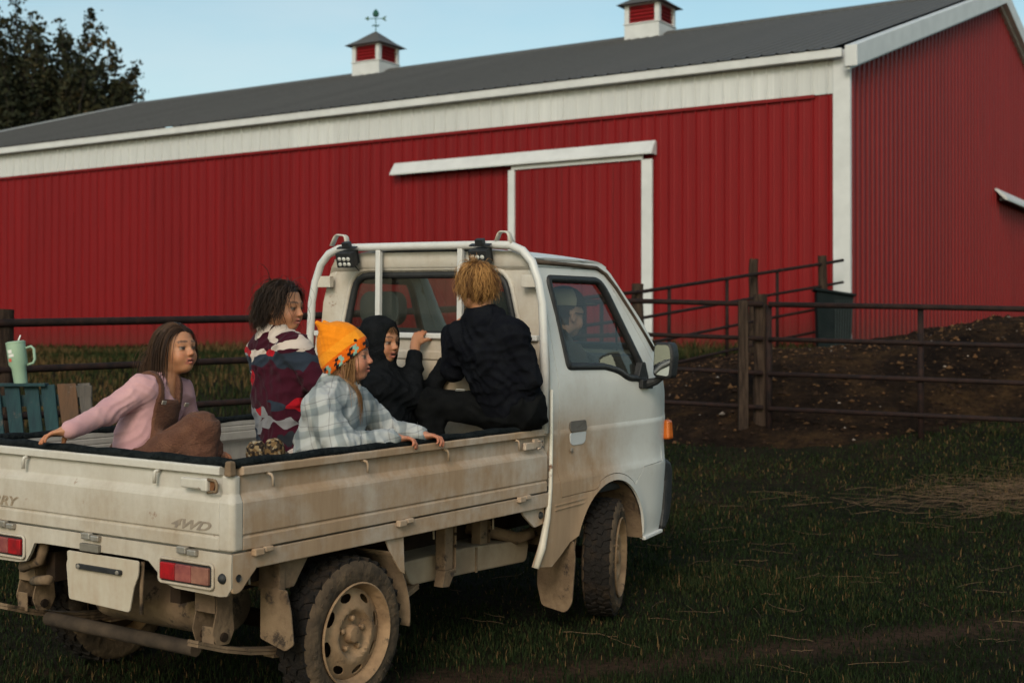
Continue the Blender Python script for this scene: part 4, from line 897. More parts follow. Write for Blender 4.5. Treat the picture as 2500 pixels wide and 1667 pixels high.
# cab back with the rear window
back = [(-.675, .69), (.675, .69), (.678, 1.12), (.672, 1.25), (.645, 1.50), (.605, 1.64), (.55, 1.712), (.48, 1.738), (-.48, 1.738), (-.55, 1.712), (-.605, 1.64), (-.645, 1.50), (-.672, 1.25), (-.678, 1.12)]
rw = rpoly([(-.50, 1.352), (.50, 1.352), (.43, 1.632), (-.43, 1.632)], [.06, .06, .075, .075])
def backx(y, z):
    x = 1.995
    if z > 1.655: x -= .022*min(1, (z-1.655)/.02)
    return (x, y, z)
panel('back_panel', back, [rw], backx, .04, M_back, cab, .01, -1, extra_v=(1.655, 1.676))
mb = MB(); mb.tube([(1.988, y, z) for y, z in inset(rw, .0)], .017, 8, closed=True, flat=1); mb.build('rear_window_seal', M_blk, cab, smooth=True)
mb = MB(); mb.tube([(1.985, y, z) for y, z in inset(rw, -.030)], .012, 8, closed=True); mb.build('rear_window_frame', M_back, cab, smooth=True)
panel('rear_window_pane', rw, [], lambda y, z: (1.994, y, z), .12, M_glassr, cab)
# roof, windscreen, nose
def roofz(x, y):
    z = 1.700+.052*(1-abs(y/.57)**2.6)*(1-max(0, (x-2.35)/.42)**2*.75)
    t = max(0, (x-2.56)/.16); z -= .038*t*t
    return (x, y, z)
panel('roof', [(1.975, -.566), (2.69, -.560), (2.735, -.4), (2.75, 0), (2.735, .4), (2.69, .560), (1.975, .566)], [], roofz, .045, M_cabw, cab, .01, 1)
panel('windscreen', [(-.625, 1.30), (.625, 1.30), (.545, 1.66), (-.545, 1.66)], [], lambda y, z: (3.09-(z-1.29)*1.0+.03-.06*(y/.6)**2, y, z), .1, M_glass, cab)
mb = MB(); mb.tube([(2.735-.05*(y/.56)**2, y, 1.655) for y in np.linspace(-.56, .56, 11)], .02, 8); mb.tube([(3.115-.05*(y/.6)**2, y, 1.29) for y in np.linspace(-.62, .62, 11)], .018, 8); mb.build('windscreen_frame', M_blk, cab, smooth=True)
NZ = [.33, .352, .44, .56, .69, .80, .95, 1.06, 1.16, 1.30]; NX = [3.09, 3.13, 3.17, 3.19, 3.20, 3.235, 3.245, 3.225, 3.18, 3.115]
panel('nose', [(-.64, .335), (.64, .335), (.64, 1.30), (-.64, 1.30)], [], lambda y, z: (float(np.interp(z, NZ, NX))-.06*abs(y/.64)**4, y, z), .05, M_cabw, cab, .01, -1)
pr_ = [(3.14, .705), (3.18, .712), (3.225, .69), (3.245, .64), (3.24, .50), (3.215, .40), (3.165, .34), (3.12, .352), (3.145, .45), (3.155, .6)]
mb = MB(); mb.prism(pr_, -.668, .668, lambda x, z, t: (x-.0, t, z)); mb.build('front_bumper', M_blk, truck, bevel=.02)
for sg in (-1, 1):
    mb = MB(); mb.box((3.20, sg*.645, .86), (.06, .06, .10), taper=.8); mb.build('turn_signal', M_amb, truck, bevel=.012)
    mb = MB(); mb.bar((2.89, sg*.683, .338), (3.10, sg*.672, .350), .02, .018); mb.build('lower_lip', M_cabw, cab, bevel=.004)
    # inner wheel arch
    A = np.linspace(math.radians(172), math.radians(2), 18); V = []
    for a in A:
        for y_ in (.684, .42): V.append((2.545+.332*math.cos(a), sg*y_, .33+.332*math.sin(a)))
    me = bpy.data.meshes.new('wheel_arch'); me.from_pydata(V, [], [(2*i, 2*i+1, 2*i+3, 2*i+2) for i in range(len(A)-1)]); link('wheel_arch', me, M_under, cab, True)
mb = MB(); mb.tube([(3.10, -.40, 1.27), (2.98, -.46, 1.44), (2.90, -.47, 1.56)], .006, 6); mb.tube([(2.96, -.46, 1.455), (3.0, -.50, 1.39)], .008, 6); mb.build('wiper', M_blk, truck)
# interior
M_int = simple('grey_interior', (.045, .048, .05), (.03, .032, .034), 9, .8); M_seat = simple('seat_vinyl', (.035, .036, .038), (.05, .05, .052), 9, .6)
mb = MB(); mb.box((2.5, 0, .62), (1.1, 1.28, .05)); mb.box((2.97, 0, 1.0), (.26, 1.24, .50)); mb.build('dashboard', M_int, cab, bevel=.03)
for y_ in (-.33, .33):
    st = empty('seat', parent=truck)
    mb = MB(); mb.box((2.30, y_, .90), (.42, .46, .14)); mb.build('cushion', M_seat, st, bevel=.04)
    mb = MB(); mb.box((2.075, y_, 1.16), (.11, .46, .44)); mb.build('backrest', M_seat, st, bevel=.04)
    mb = MB(); mb.prism(rrect(y_-.12, 1.39, y_+.12, 1.555, .06, 6), 2.03, 2.10, lambda a, z, t: (t, a, z)); mb.tube([(2.07, y_-.05, 1.36), (2.07, y_-.05, 1.42)], .007, 6); mb.tube([(2.07, y_+.05, 1.36), (2.07, y_+.05, 1.42)], .007, 6); mb.build('headrest', M_seat, st, bevel=.015)
mb = MB(); c = Vector((2.70, -.34, 1.13)); R = Matrix.Rotation(math.radians(-48), 3, 'Y'); mb.tube([c+R @ Vector((.17*math.cos(a), .17*math.sin(a), 0)) for a in np.linspace(0, 2*math.pi, 28, endpoint=False)], .013, 8, closed=True); mb.bar(c+R @ Vector((0, -.16, 0)), c+R @ Vector((0, .16, 0)), .03, .02); mb.tube([c, c+R @ Vector((.0, 0, -.22))], .03, 8); mb.build('steering_wheel', M_blk, truck, smooth=True, angle=50)
# headboard: panel, guard frame, bars, lights
hb = empty('headboard', parent=truck)
def hbx(y, z):
    x = 1.948
    if .76 < z < 1.16 and abs(y) < .56: x += .012*min(1, min(z-.76, 1.16-z, .56-abs(y))/.02)
    if 1.235 < z < 1.275: x -= .008*min(1, min(z-1.235, 1.275-z)/.008)
    return (x, y, z)
panel('lower_panel', [(-.655, .69), (.655, .69), (.655, 1.335), (-.655, 1.335)], [], hbx, .04, M_back, hb, .008, -1, extra_u=(-.56, -.54, .54, .56), extra_v=(.76, .78, 1.14, 1.16, 1.235, 1.243, 1.267, 1.275))
mb = MB(); mb.box((1.935, 0, 1.347), (.035, 1.30, .026)); mb.build('mid_rail', M_cabw, hb, bevel=.005)
gp = [(.690, .93), (.688, 1.2), (.672, 1.50), (.650, 1.60), (.615, 1.685), (.565, 1.735), (.50, 1.760), (.40, 1.764)]
path = [(1.93, y, z) for y, z in gp]+[(1.93, 0, 1.765)]+[(1.93, -y, z) for y, z in gp[::-1]]
mb = MB(); mb.tube(path, .0195, 10, up=(1, 0, 0)); mb.build('guard_frame', M_cabw, hb, smooth=True)
for y_ in (.251, -.228): mb = MB(); mb.bar((1.93, y_, 1.355), (1.93, y_, 1.75), .028, .024, up=(1, 0, 0)); mb.build('upright_bar', M_cabw, hb, bevel=.004)
for pts in ([(.545, 1.775), (.515, 1.828), (.455, 1.822), (.448, 1.783)], [(-.425, 1.782), (-.442, 1.822), (-.488, 1.820), (-.510, 1.768)]):
    mb = MB(); P = rpoly(pts, [0, .014, .014, 0]); mb.tube([(1.93, y, z) for y, z in P], .0055, 6, flat=3.6, up=(1, 0, 0)); mb.build('rope_horn', M_back, hb, smooth=True)
for y_ in (.60, -.60): mb = MB(); mb.box((1.945, y_, 1.60), (.03, .085, .055)); mb.build('bracket', M_back, hb, bevel=.003)
mb = MB(); mb.bar((1.965, -.662, 1.30), (1.965, -.672, .97), .018, .014, up=(1, 0, 0)); mb.build('rust_strip', simple('rust', (.26, .11, .035), (.13, .05, .02), 22, .9, 0, .4), hb)
M_led = simple('led_lens', (.55, .55, .52), (.35, .35, .33), 30, .15)
for y_ in (.405, -.372):
    wl = empty('work_light', parent=truck); wl.location = (1.875, y_, 1.706); wl.rotation_euler = (0, math.radians(-18), math.radians(8))
    mb = MB(); mb.box((0, 0, 0), (.05, .088, .072)); [mb.box((.032+.009*k, 0, 0), (.004, .08, .066)) for k in range(3)]; mb.build('housing', M_blk, wl, bevel=.004)
    for a in range(3):
        for b_ in range(2): mb = MB(); mb.lathe([(0, -.0295), (.008, -.029), (.0105, -.025)], 10, 'x', (0, (a-1)*.024, (b_-.5)*.026-.006)); mb.build('led', M_led, wl, smooth=True)
    mb = MB(); mb.bar((.01, -.048, 0), (.01, -.048, .05), .012, .004); mb.bar((.01, .048, 0), (.01, .048, .05), .012, .004); mb.box((.02, 0, .052), (.03, .10, .006)); mb.box((.02, .0, .066), (.03, .038, .026)); mb.build('mount', M_blk, wl)
    mb = MB(); mb.tube([(.03, 0, -.03), (.05, -.01, -.05), (.055, -.025, -.075)], .003, 5); mb.build('cable', M_blk, wl)
# ================================================================== PEOPLE (truck frame)
class Field:
    """signed distance grid with smooth unions, meshed by surface nets"""
    def __init__(s, lo, hi, h):
        s.lo = np.array(lo, float)-3*h; s.h = h; s.n = (np.ceil((np.array(hi)+3*h-s.lo)/h).astype(int)+1)
        s.F = np.full(s.n, 1.0, np.float32)
    def win(s, lo, hi):
        a = np.clip(np.floor((np.array(lo)-s.lo)/s.h).astype(int), 0, s.n-1); b = np.clip(np.ceil((np.array(hi)-s.lo)/s.h).astype(int)+1, 1, s.n)
        if np.any(b <= a): return None
        sl = tuple(slice(i, j) for i, j in zip(a, b)); ax = [(s.lo[i]+s.h*np.arange(a[i], b[i])).astype(np.float32) for i in range(3)]
        return sl, ax[0][:, None, None], ax[1][None, :, None], ax[2][None, None, :]
    def _mix(s, sl, d, k, sub):
        f = s.F[sl]
        if sub: f = -f
        if k > 0:
            h = np.maximum(k-np.abs(f-d), 0)/k; r = np.minimum(f, d)-h*h*k*.25
        else: r = np.minimum(f, d)
        s.F[sl] = -r if sub else r
    def cap(s, a, b, ra, rb=None, k=.02, sub=False):
        rb = ra if rb is None else rb; a = np.array(a, float); b = np.array(b, float); m = max(ra, rb)+k+4*s.h
        q = s.win(np.minimum(a, b)-m, np.maximum(a, b)+m)
        if q is None: return s
        sl, X, Y, Z = q; ab = b-a; L2 = max(1e-9, ab @ ab)
        t = np.clip(((X-a[0])*ab[0]+(Y-a[1])*ab[1]+(Z-a[2])*ab[2])/L2, 0, 1)
        d = np.sqrt((X-a[0]-t*ab[0])**2+(Y-a[1]-t*ab[1])**2+(Z-a[2]-t*ab[2])**2)-(ra+(rb-ra)*t)
        s._mix(sl, d if not sub else d, k, sub); return s
    def ell(s, c, r, R=None, k=.02, sub=False):
        c = np.array(c, float); r = np.array(r, float); R = np.eye(3) if R is None else R; m = max(r)+k+4*s.h
        q = s.win(c-m, c+m)
        if q is None: return s
        sl, X, Y, Z = q; dx, dy, dz = X-c[0], Y-c[1], Z-c[2]
        k0 = 0; k1 = 0
        for i in range(3):
            u = dx*R[i][0]+dy*R[i][1]+dz*R[i][2]; k0 = k0+(u/r[i])**2; k1 = k1+(u/r[i]**2)**2
        k0 = np.sqrt(k0); k1 = np.sqrt(k1)+1e-9
        s._mix(sl, k0*(k0-1)/k1, k, sub); return s
    def cut(s, p, n):
        """remove everything on the side n points to"""
        p = np.array(p, float); n = np.array(n, float)/np.linalg.norm(n)
        X = s.lo[0]+s.h*np.arange(s.n[0])[:, None, None]; Y = s.lo[1]+s.h*np.arange(s.n[1])[None, :, None]; Z = s.lo[2]+s.h*np.arange(s.n[2])[None, None, :]
        s.F = np.maximum(s.F, ((X-p[0])*n[0]+(Y-p[1])*n[1]+(Z-p[2])*n[2]).astype(np.float32)); return s
    def folds(s, amp, seed, wl=(.035, .09), n=5, squash=(1, 1, 1)):
        """creases: warped ridged waves, stronger in some places than in others"""
        r = np.random.RandomState(seed); m = np.nonzero(np.abs(s.F) < .035); P = (s.lo+s.h*np.stack(m, 1))*np.array(squash); a = 0
        def sn(f, ax=3): return np.stack([sum(np.sin(P @ (r.normal(0, 1, 3)*f)+r.uniform(0, 6)) for _ in range(2)) for _ in range(ax)], 1)
        W_ = sn(11)*.016+sn(24)*.006
        for i in range(n):
            d = r.normal(0, 1, 3); d[2] *= 1.5; d /= np.linalg.norm(d); l = r.uniform(*wl)*1.5; v = np.sin((P+W_) @ d*(2*math.pi/l)+r.uniform(0, 6.28))
            mask = np.clip(.5+.6*sn(9, 1)[:, 0], 0, 1.3); a = a+(np.abs(v)**.75-.6)*mask*(l/(wl[1]*1.5))**.7
        s.F[m] += (a*amp*1.25).astype(np.float32); return s
    def mesh(s):
        F = s.F; S = F < 0; n = np.array(F.shape)-1
        cnt = np.zeros(n, np.int8)
        for i in (0, 1):
            for j in (0, 1):
                for k in (0, 1): cnt += S[i:n[0]+i, j:n[1]+j, k:n[2]+k]
        I, J, K = np.nonzero((cnt > 0) & (cnt < 8)); idx = np.full(n, -1, np.int32); idx[I, J, K] = np.arange(len(I))
        acc = np.zeros((len(I), 3)); c = np.zeros(len(I))
        cor = [(i, j, k) for i in (0, 1) for j in (0, 1) for k in (0, 1)]
        for a in cor:
            for ax in range(3):
                if a[ax] == 0:
                    b = list(a); b[ax] = 1; fa = F[I+a[0], J+a[1], K+a[2]]; fb = F[I+b[0], J+b[1], K+b[2]]; m = (fa < 0) != (fb < 0)
                    t = np.where(m, fa/np.where(m, fa-fb, 1), 0); p = np.array(a, float)[None]+np.eye(3)[ax][None]*t[:, None]; acc += np.where(m[:, None], p, 0); c += m
        V = s.lo+s.h*(np.stack([I, J, K], 1)+acc/c[:, None])
        Q = []
        for ax in range(3):
            o = [(1, 2), (2, 0), (0, 1)][ax]
            A = [slice(1, -1)]*3; A[ax] = slice(0, -1); B = list(A); B[ax] = slice(1, None)
            A = tuple(A); B = tuple(B); ch = S[A] != S[B]; ii = np.nonzero(ch); fl = S[A][ii]
            g = [ii[0]+1, ii[1]+1, ii[2]+1]; g[ax] = ii[ax]
            def cell(d1, d2):
                q = [g[0].copy(), g[1].copy(), g[2].copy()]; q[o[0]] -= d1; q[o[1]] -= d2; return idx[q[0], q[1], q[2]]
            q = np.stack([cell(0, 0), cell(1, 0), cell(1, 1), cell(0, 1)], 1); q[~fl] = q[~fl][:, ::-1]; Q.append(q)
        Q = np.concatenate(Q); Q = Q[(Q >= 0).all(1)]
        return V, Q
def to_mesh(name, V, Q, mat, parent, col=None):
    me = bpy.data.meshes.new(name); nv = len(V); nq = len(Q)
    me.vertices.add(nv); me.vertices.foreach_set('co', np.asarray(V, np.float32).ravel()); me.loops.add(nq*4); me.loops.foreach_set('vertex_index', Q.astype(np.int32).ravel())
    me.polygons.add(nq); me.polygons.foreach_set('loop_start', np.arange(nq)*4)
    me.update(); me.validate()
    if col is not None:
        a = me.attributes.new('col', 'FLOAT_COLOR', 'POINT'); a.data.foreach_set('color', np.concatenate([col, np.ones((nv, 1))], 1).astype(np.float32).ravel())
    return link(name, me, mat, parent, True)
def col_mat(name, rough=.6, sss=0.0, bump=0, bscale=200, spec=.4, fuzz=0):
    m, nt, b = nmat(name, rough, 0, spec); at = nd(nt, 'Attribute', attribute_name='col'); nt.links.new(at.outputs['Color'], b.inputs['Base Color'])
    if sss: b.inputs['Subsurface Weight'].default_value = sss; b.inputs['Subsurface Radius'].default_value = (.012, .004, .002); b.inputs['Subsurface Scale'].default_value = 1
    if bump:
        tc = nd(nt, 'TexCoord'); n = nd(nt, 'TexNoise', Scale=bscale, Detail=3); nt.links.new(tc.outputs['Object'], n.inputs['Vector']); bp = nd(nt, 'Bump', Strength=bump, Distance=.003); nt.links.new(n.outputs['Fac'], bp.inputs['Height']); nt.links.new(bp.outputs['Normal'], b.inputs['Normal'])
    if fuzz: b.inputs['Sheen Weight'].default_value = fuzz; b.inputs['Sheen Roughness'].default_value = .5
    return m
M_skin = col_mat('skin', .55, .12, .06, 260)
def unit(v): v = np.array(v, float); return v/np.linalg.norm(v)
IR = np.array([.5488, -.8359, .0103]); TC = np.array([-.8359, -.5485, .0224]); UPV = np.array([0, 0, 1.])
def head_frame(c, face, up=(0, 0, 1), s=1.0):
    f = unit(face); l = unit(np.cross(up, f)); u = np.cross(f, l); return dict(c=np.array(c, float), R=np.array([f, l, u]), s=s)
def hp(H, p): return H['c']+H['s']*(np.array(p, float) @ H['R'])
def add_head(Fd, H, mouth=0.0, ears=True, smile=0):
    s = H['s']; R = H['R']
    E_ = lambda p, r, k=.015, sub=False: Fd.ell(hp(H, p), np.array(r)*s, R, k*s, sub)
    C_ = lambda a, b, ra, rb, k=.01, sub=False: Fd.cap(hp(H, a), hp(H, b), ra*s, rb*s, k*s, sub)
    E_((-.010, 0, .030), (.090, .074, .080), .0); E_((.020, 0, -.028), (.064, .055, .070), .03); E_((.046, 0, -.084), (.025, .025, .019), .03)
    for q in (1, -1):
        E_((.050, q*.032, -.042), (.027, .025, .028), .02); C_((.071, q*.038, .013), (.078, q*.010, .011), .007, .007, .018)
        E_((-.02, q*.042, -.060), (.035, .016, .028), .03)
    C_((.080, 0, -.002), (.097, 0, -.033), .0055, .0085, .014)
    for q in (1, -1):
        E_((.089, q*.0085, -.0375), (.0078, .0055, .006), .007); E_((.089, q*.030, -.010), (.015, .0165, .0105), .012, True)
    for q in (1, -1):
        E_((.0685, q*.0295, -.010), (.0132, .0132, .0132), .002); C_((.077, q*.018, -.0005), (.073, q*.042, -.0015), .0038, .0032, .005)
    cz = -.004*smile
    C_((.083, 0, -.0575), (.074, .019+.004*smile, -.061-cz*1.5), .0058, .0040, .006); C_((.083, 0, -.0575), (.074, -.019-.004*smile, -.061-cz*1.5), .0058, .0040, .006)
    lz = -.0695-.014*mouth
    C_((.0815, 0, lz), (.073, .015, lz+.006), .0062, .0045, .007); C_((.0815, 0, lz), (.073, -.015, lz+.006), .0062, .0045, .007)
    E_((.086, 0, -.0635-.006*mouth), (.013, .017, .0012+.0075*mouth), .002, True)
    if ears:
        for q in (1, -1): E_((-.006, q*.0745, -.014), (.017, .008, .027), .008); E_((.0, q*.081, -.012), (.010, .006, .016), .004, True)
def paint_head(V, H, col, skin, hair, brow, lip=(.34, .10, .08), iris=(.03, .018, .010), mouth=0, gaze=(1, 0, 0), hairline=.062):
    L = (V-H['c'])/H['s'] @ H['R'].T; x, y, z = L[:, 0], L[:, 1], L[:, 2]
    hd = (np.abs(x) < .13) & (np.abs(y) < .10) & (z > -.12) & (z < .14)
    def mixc(mask, c, w): col[mask] = col[mask]*(1-w)+np.array(c)*w
    blush = hd & (x > .02); w = np.exp(-(((np.abs(y)-.036)/.020)**2+((z+.040)/.020)**2))[blush][:, None]; col[blush] = col[blush]*(1-.45*w)+np.array((skin[0]*1.02, skin[1]*.66, skin[2]*.62))*.45*w
    nz = hd & (x > .085) & (np.abs(y) < .016) & (z < -.015) & (z > -.045); mixc(nz, (skin[0], skin[1]*.75, skin[2]*.7), .4)
    lz = -.0695-.014*mouth
    lips = hd & (x > .066) & (np.abs(y) < .0215) & (z < -.0525) & (z > lz-.0065); mixc(lips, lip, .75)
    inn = hd & (x > .06) & (np.abs(y) < .018) & (z < -.0600) & (z > -.0665-.012*mouth) & (np.hypot(y/.019, (z+.0635+.006*mouth)/(.0035+.0085*mouth)) < 1); mixc(inn, (.035, .008, .007), .9)
    if mouth > .3: tt = inn & (z > -.0635) & (np.abs(y) < .012); mixc(tt, (.55, .5, .44), .8)
    bz = .0150+.0035*np.cos((np.abs(y)-.034)*70); br = hd & (x > .05) & (np.abs(y) > .011) & (np.abs(y) < .047) & (np.abs(z-bz) < .0048); mixc(br, brow, .75)
    for q in (1, -1):
        e = np.array([.0685, q*.0295, -.010]); D = L-e; r_ = np.linalg.norm(D, axis=1); em = hd & (r_ < .0155) & (D[:, 0] > .002) & (np.abs(D[:, 2]) < .0058)
        mixc(em, (.17, .14, .12), .9); g = unit(gaze); ca = (D @ g)/np.maximum(r_, 1e-6)
        mixc(em & (ca > .74), iris, .95); mixc(hd & (r_ < .0185) & (D[:, 2] > .0046) & (D[:, 2] < .0092) & (D[:, 0] > -.002), (.03, .02, .016), .8)
        mixc(hd & (r_ < .018) & (D[:, 2] < -.007) & (D[:, 2] > -.0125) & (D[:, 0] > -.002), (skin[0]*.62, skin[1]*.48, skin[2]*.45), .5)
    if hair is not None:
        sc_ = hd & ((z > hairline-np.maximum(0, .035-x)*.9) | ((x < -.02) & (z > -.055))) & ~((np.abs(y) > .068) & (np.abs(x+.006) < .022) & (np.abs(z+.014) < .032)); mixc(sc_, hair, .97)
def add_hand(Fd, wr, fdir, pdir, side, s=1.0, curl=(.3, .4, .3), spread=.12, thumb=(.6, .5), tcurl=.3):
    """five-finger hand: fdir along the fingers, pdir the way the palm faces, side +1 puts the thumb on cross(fdir,pdir)"""
    f = unit(fdir); p = unit(np.array(pdir)-f*np.dot(pdir, f)); l = np.cross(f, p)*side; wr = np.array(wr, float)
    R = np.array([f, l, p]); Fd.ell(wr+f*.036*s, np.array([.042, .031, .0125])*s, R, .012*s); Fd.cap(wr-f*.02*s, wr+f*.02*s, .019*s, .020*s, .015*s)
    def rot(v, ax, a): ax = unit(ax); return v*math.cos(a)+np.cross(ax, v)*math.sin(a)+ax*np.dot(ax, v)*(1-math.cos(a))
    bend = np.cross(f, p)
    for i, (off, ln) in enumerate(((.0225, .050), (.0078, .056), (-.0072, .052), (-.0215, .041))):
        q = wr+f*(.068-.004*abs(i-1))*s+l*off*s; d = unit(f+l*spread*(1.3-i*.9)); ax = np.cross(d, p)
        rad = (.0082, .0084, .0080, .0070)[i]*s
        for j, (fr, cu) in enumerate(zip((.45, .32, .26), curl)):
            d = rot(d, ax, cu+.06*(i-1)); e = q+d*ln*fr*s*1.05; Fd.cap(q, e, rad*(1-.08*j), rad*(1-.08*(j+1)), .003*s); q = e
    q = wr+f*.016*s+l*.024*s+p*.004*s; d = unit(f*math.cos(thumb[0])+l*math.sin(thumb[0])+p*thumb[1]); ax = np.cross(d, p)
    for j, (ln, rd) in enumerate(((.032, .0108), (.026, .0092), (.020, .0080))):
        e = q+d*ln*s; Fd.cap(q, e, rd*s, rd*.9*s, .006*s); q = e; d = rot(d, ax, tcurl)
def strands(name, H, mat, parent, n, length, comb, seed, region, grav=.55, rad=.0013, inflate=1.06, flare=0.0, col=(.05, .03, .02), col2=(.12, .07, .03), steps=13, body=(), jitter=.25, fringe=None, wave=.0):
    r = np.random.RandomState(seed); s = H['s']; A = np.array([.090, .074, .080]); ctr = np.array([-.010, 0, .030])
    P = []; tries = 0
    while len(P) < n and tries < 60:
        d = r.normal(0, 1, (n, 3)); d /= np.linalg.norm(d, axis=1)[:, None]; q = ctr+d*A*1.01; m = region(q[:, 0], q[:, 1], q[:, 2]); P += list(q[m]); tries += 1
    q = np.array(P[:n]); n = len(q); nrm = (q-ctr)/A**2; nrm /= np.linalg.norm(nrm, axis=1)[:, None]
    d = comb(q, nrm); d = d-(d*nrm).sum(1)[:, None]*nrm; d /= np.linalg.norm(d, axis=1)[:, None]+1e-6; d = d+nrm*(.05+flare)+r.normal(0, jitter*.35, (n, 3)); d /= np.linalg.norm(d, axis=1)[:, None]
    L = length(q)*r.uniform(.7, 1.12, n) if callable(length) else length*r.uniform(.8, 1.1, n); st = L/steps
    dn = -H['R'] @ UPV*-1; g = H['R'] @ np.array([0, 0, -1.])          # gravity in head frame
    path = [q.copy()]; ph = r.uniform(0, 6.28, n)
    for i in range(steps):
        d = d+g*grav*.5*(i/steps+.35)+r.normal(0, .03, (n, 3)); d /= np.linalg.norm(d, axis=1)[:, None]; q = q+d*st[:, None]
        for (c_, a_) in [(ctr, A*(inflate+.035*r.rand(n)[:, None])), (np.array([.018, 0, -.028]), np.array([.064, .060, .075])*1.03)]:
            w_ = (q-c_)/a_; k = np.linalg.norm(w_, axis=1); m = k < 1; q[m] = (c_+(q-c_)/np.maximum(k, 1e-3)[:, None])[m]
        for (c_, rr_) in body:
            v = q-c_; k = np.linalg.norm(v, axis=1); m = k < rr_; q[m] = (c_+v*(rr_/np.maximum(k, 1e-3))[:, None])[m]
        path.append(q.copy())
    path = np.stack(path, 1)                      # n, steps+1, 3 in head frame
    if wave: path += (np.sin(np.linspace(0, 9, steps+1)[None, :]+ph[:, None])*wave*np.linspace(0, 1, steps+1)[None])[:, :, None]*np.array([.6, 1, 0])
    Wp = H['c']+s*(path.reshape(-1, 3) @ H['R']); Wp = Wp.reshape(n, steps+1, 3)
    T = np.gradient(Wp, axis=1); T /= np.linalg.norm(T, axis=2)[:, :, None]+1e-9
    out = Wp-H['c']; Bn = np.cross(T, out); Bn /= np.linalg.norm(Bn, axis=2)[:, :, None]+1e-9; Nn = np.cross(Bn, T)
    rr_ = rad*s*(1-.75*np.linspace(0, 1, steps+1)**2)[None, :, None]*r.uniform(.7, 1.5, (n, 1, 1))
    ring = [Wp+(Bn*math.cos(a)*1.5+Nn*math.sin(a)*.8)*rr_ for a in (0, 2.094, 4.189)]
    V = np.stack(ring, 2).reshape(-1, 3); base = (np.arange(n)*(steps+1)*3)[:, None, None]; i = (np.arange(steps)*3)[None, :, None]; k = np.arange(3)[None, None, :]; k2 = (k+1) % 3
    Q = np.stack([base+i+k, base+i+k2, base+i+3+k2, base+i+3+k], -1).reshape(-1, 4)
    t = np.clip(.45+.4*vnoise(path[:, 3, 1]*90, path[:, 3, 0]*60+path[:, 3, 2]*40, seed)*2+r.normal(0, .22, n), 0, 1); c = np.array(col)[None]*(1-t[:, None])+np.array(col2)[None]*t[:, None]
    return to_mesh(name, V, Q, mat, parent, np.repeat(c, (steps+1)*3, axis=0))
M_hair = col_mat('hair', .55, 0, 0, spec=.18)
def bounds(J, pad=.14):
    P = np.array([v for v in J.values()]); return P.min(0)-pad, P.max(0)+pad
def torso(Fd, J, g=0, k=.05, lo=0.0, belly=.0, w=.90):
    """trunk from hips to shoulders; g thickens it for clothing"""
    pe, ch, ne = (np.array(J[q]) for q in ('pelvis', 'chest', 'neck')); 
    for q in ('R', 'L'):
        sh = np.array(J['sh'+q]); hi = np.array(J['hip'+q]); mid = (sh+hi)/2*.62+.38*(ch+pe)/2
        Fd.cap(hi*.75+pe*.25, mid, .082*w+g, .074*w+g, k); Fd.cap(mid, sh*.72+ch*.28, .074*w+g, .056*w+g, k); Fd.cap(sh, ne*.8+sh*.2, .038*w+g, .036*w+g, k)
    Fd.cap(pe, ch, .088*w+belly+g, .086*w+g, k); Fd.cap(ch, ne, .076*w+g, .042*w+g, k)
def arm(Fd, J, q, g=0, k=.02, end=1.0, ra=.036, s=1.0):
    sh, el, wr = (np.array(J[a+q]) for a in ('sh', 'el', 'wr')); wr = el+(wr-el)*end
    Fd.cap(sh, el, (ra+.006+g)*s, (ra-.004+g)*s, k); Fd.cap(el, wr, (ra-.004+g)*s, (ra-.014+g)*s, k)
def leg(Fd, J, q, g=0, k=.03, end=1.0, s=1.0):
    hi, kn, an = (np.array(J[a+q]) for a in ('hip', 'kn', 'an')); an = kn+(an-kn)*end
    Fd.cap(hi, kn, (.068+g)*s, (.048+g)*s, k); Fd.cap(kn, an, (.048+g)*s, (.033+g)*s, k)
def foot(Fd, an, d, s=1.0, g=0):
    an = np.array(an, float); d = unit(d); Fd.cap(an, an+d*.02*s+np.array([0, 0, -.03])*s, .034*s+g, .034*s+g, .02); Fd.cap(an+np.array([0, 0, -.035])*s-d*.02*s, an+d*.13*s+np.array([0, 0, -.045])*s, .032*s+g, .026*s+g, .02)
def person(label, J, H, skin, hair, brow, hands, feet=(), voxel=.0047, mouth=0, ears=True, smile=0, gaze=(1, 0, 0), lip=(.34, .10, .08), s=1.0, hairline=.062):
    root = empty('person', mw=MT); tag(root, label, 'person')
    JJ = {**J, 'h': H['c']}; lo, hi = bounds(JJ, .15); Fd = Field(lo, hi, voxel)
    torso(Fd, J, 0); [arm(Fd, J, q, 0, s=s) for q in 'RL']; [leg(Fd, J, q, 0, s=s) for q in 'RL']
    for q, d in feet: foot(Fd, J['an'+q], d, s)
    Fd.cap(hp(H, (-.020, 0, -.060)), np.array(J['neck'])+np.array([0, 0, .0]), .040*H['s'], .043*H['s'], .02)
    add_head(Fd, H, mouth, ears, smile)
    for a in hands: add_hand(Fd, *a[:-1], **a[-1])
    V, Q = Fd.mesh(); col = np.tile(np.array(skin), (len(V), 1))
    paint_head(V, H, col, skin, hair, brow, lip, mouth=mouth, gaze=gaze, hairline=hairline)
    for a in hands:
        w_ = np.array(a[0]); f = unit(a[1]); u = (V-w_) @ f; dd = np.linalg.norm(V-w_-f*.05, axis=1); m = (dd < .10) & (u > .05); col[m] = col[m]*np.array([1.0, .86, .82])
    to_mesh('body', V, Q, M_skin, root, col)
    return root
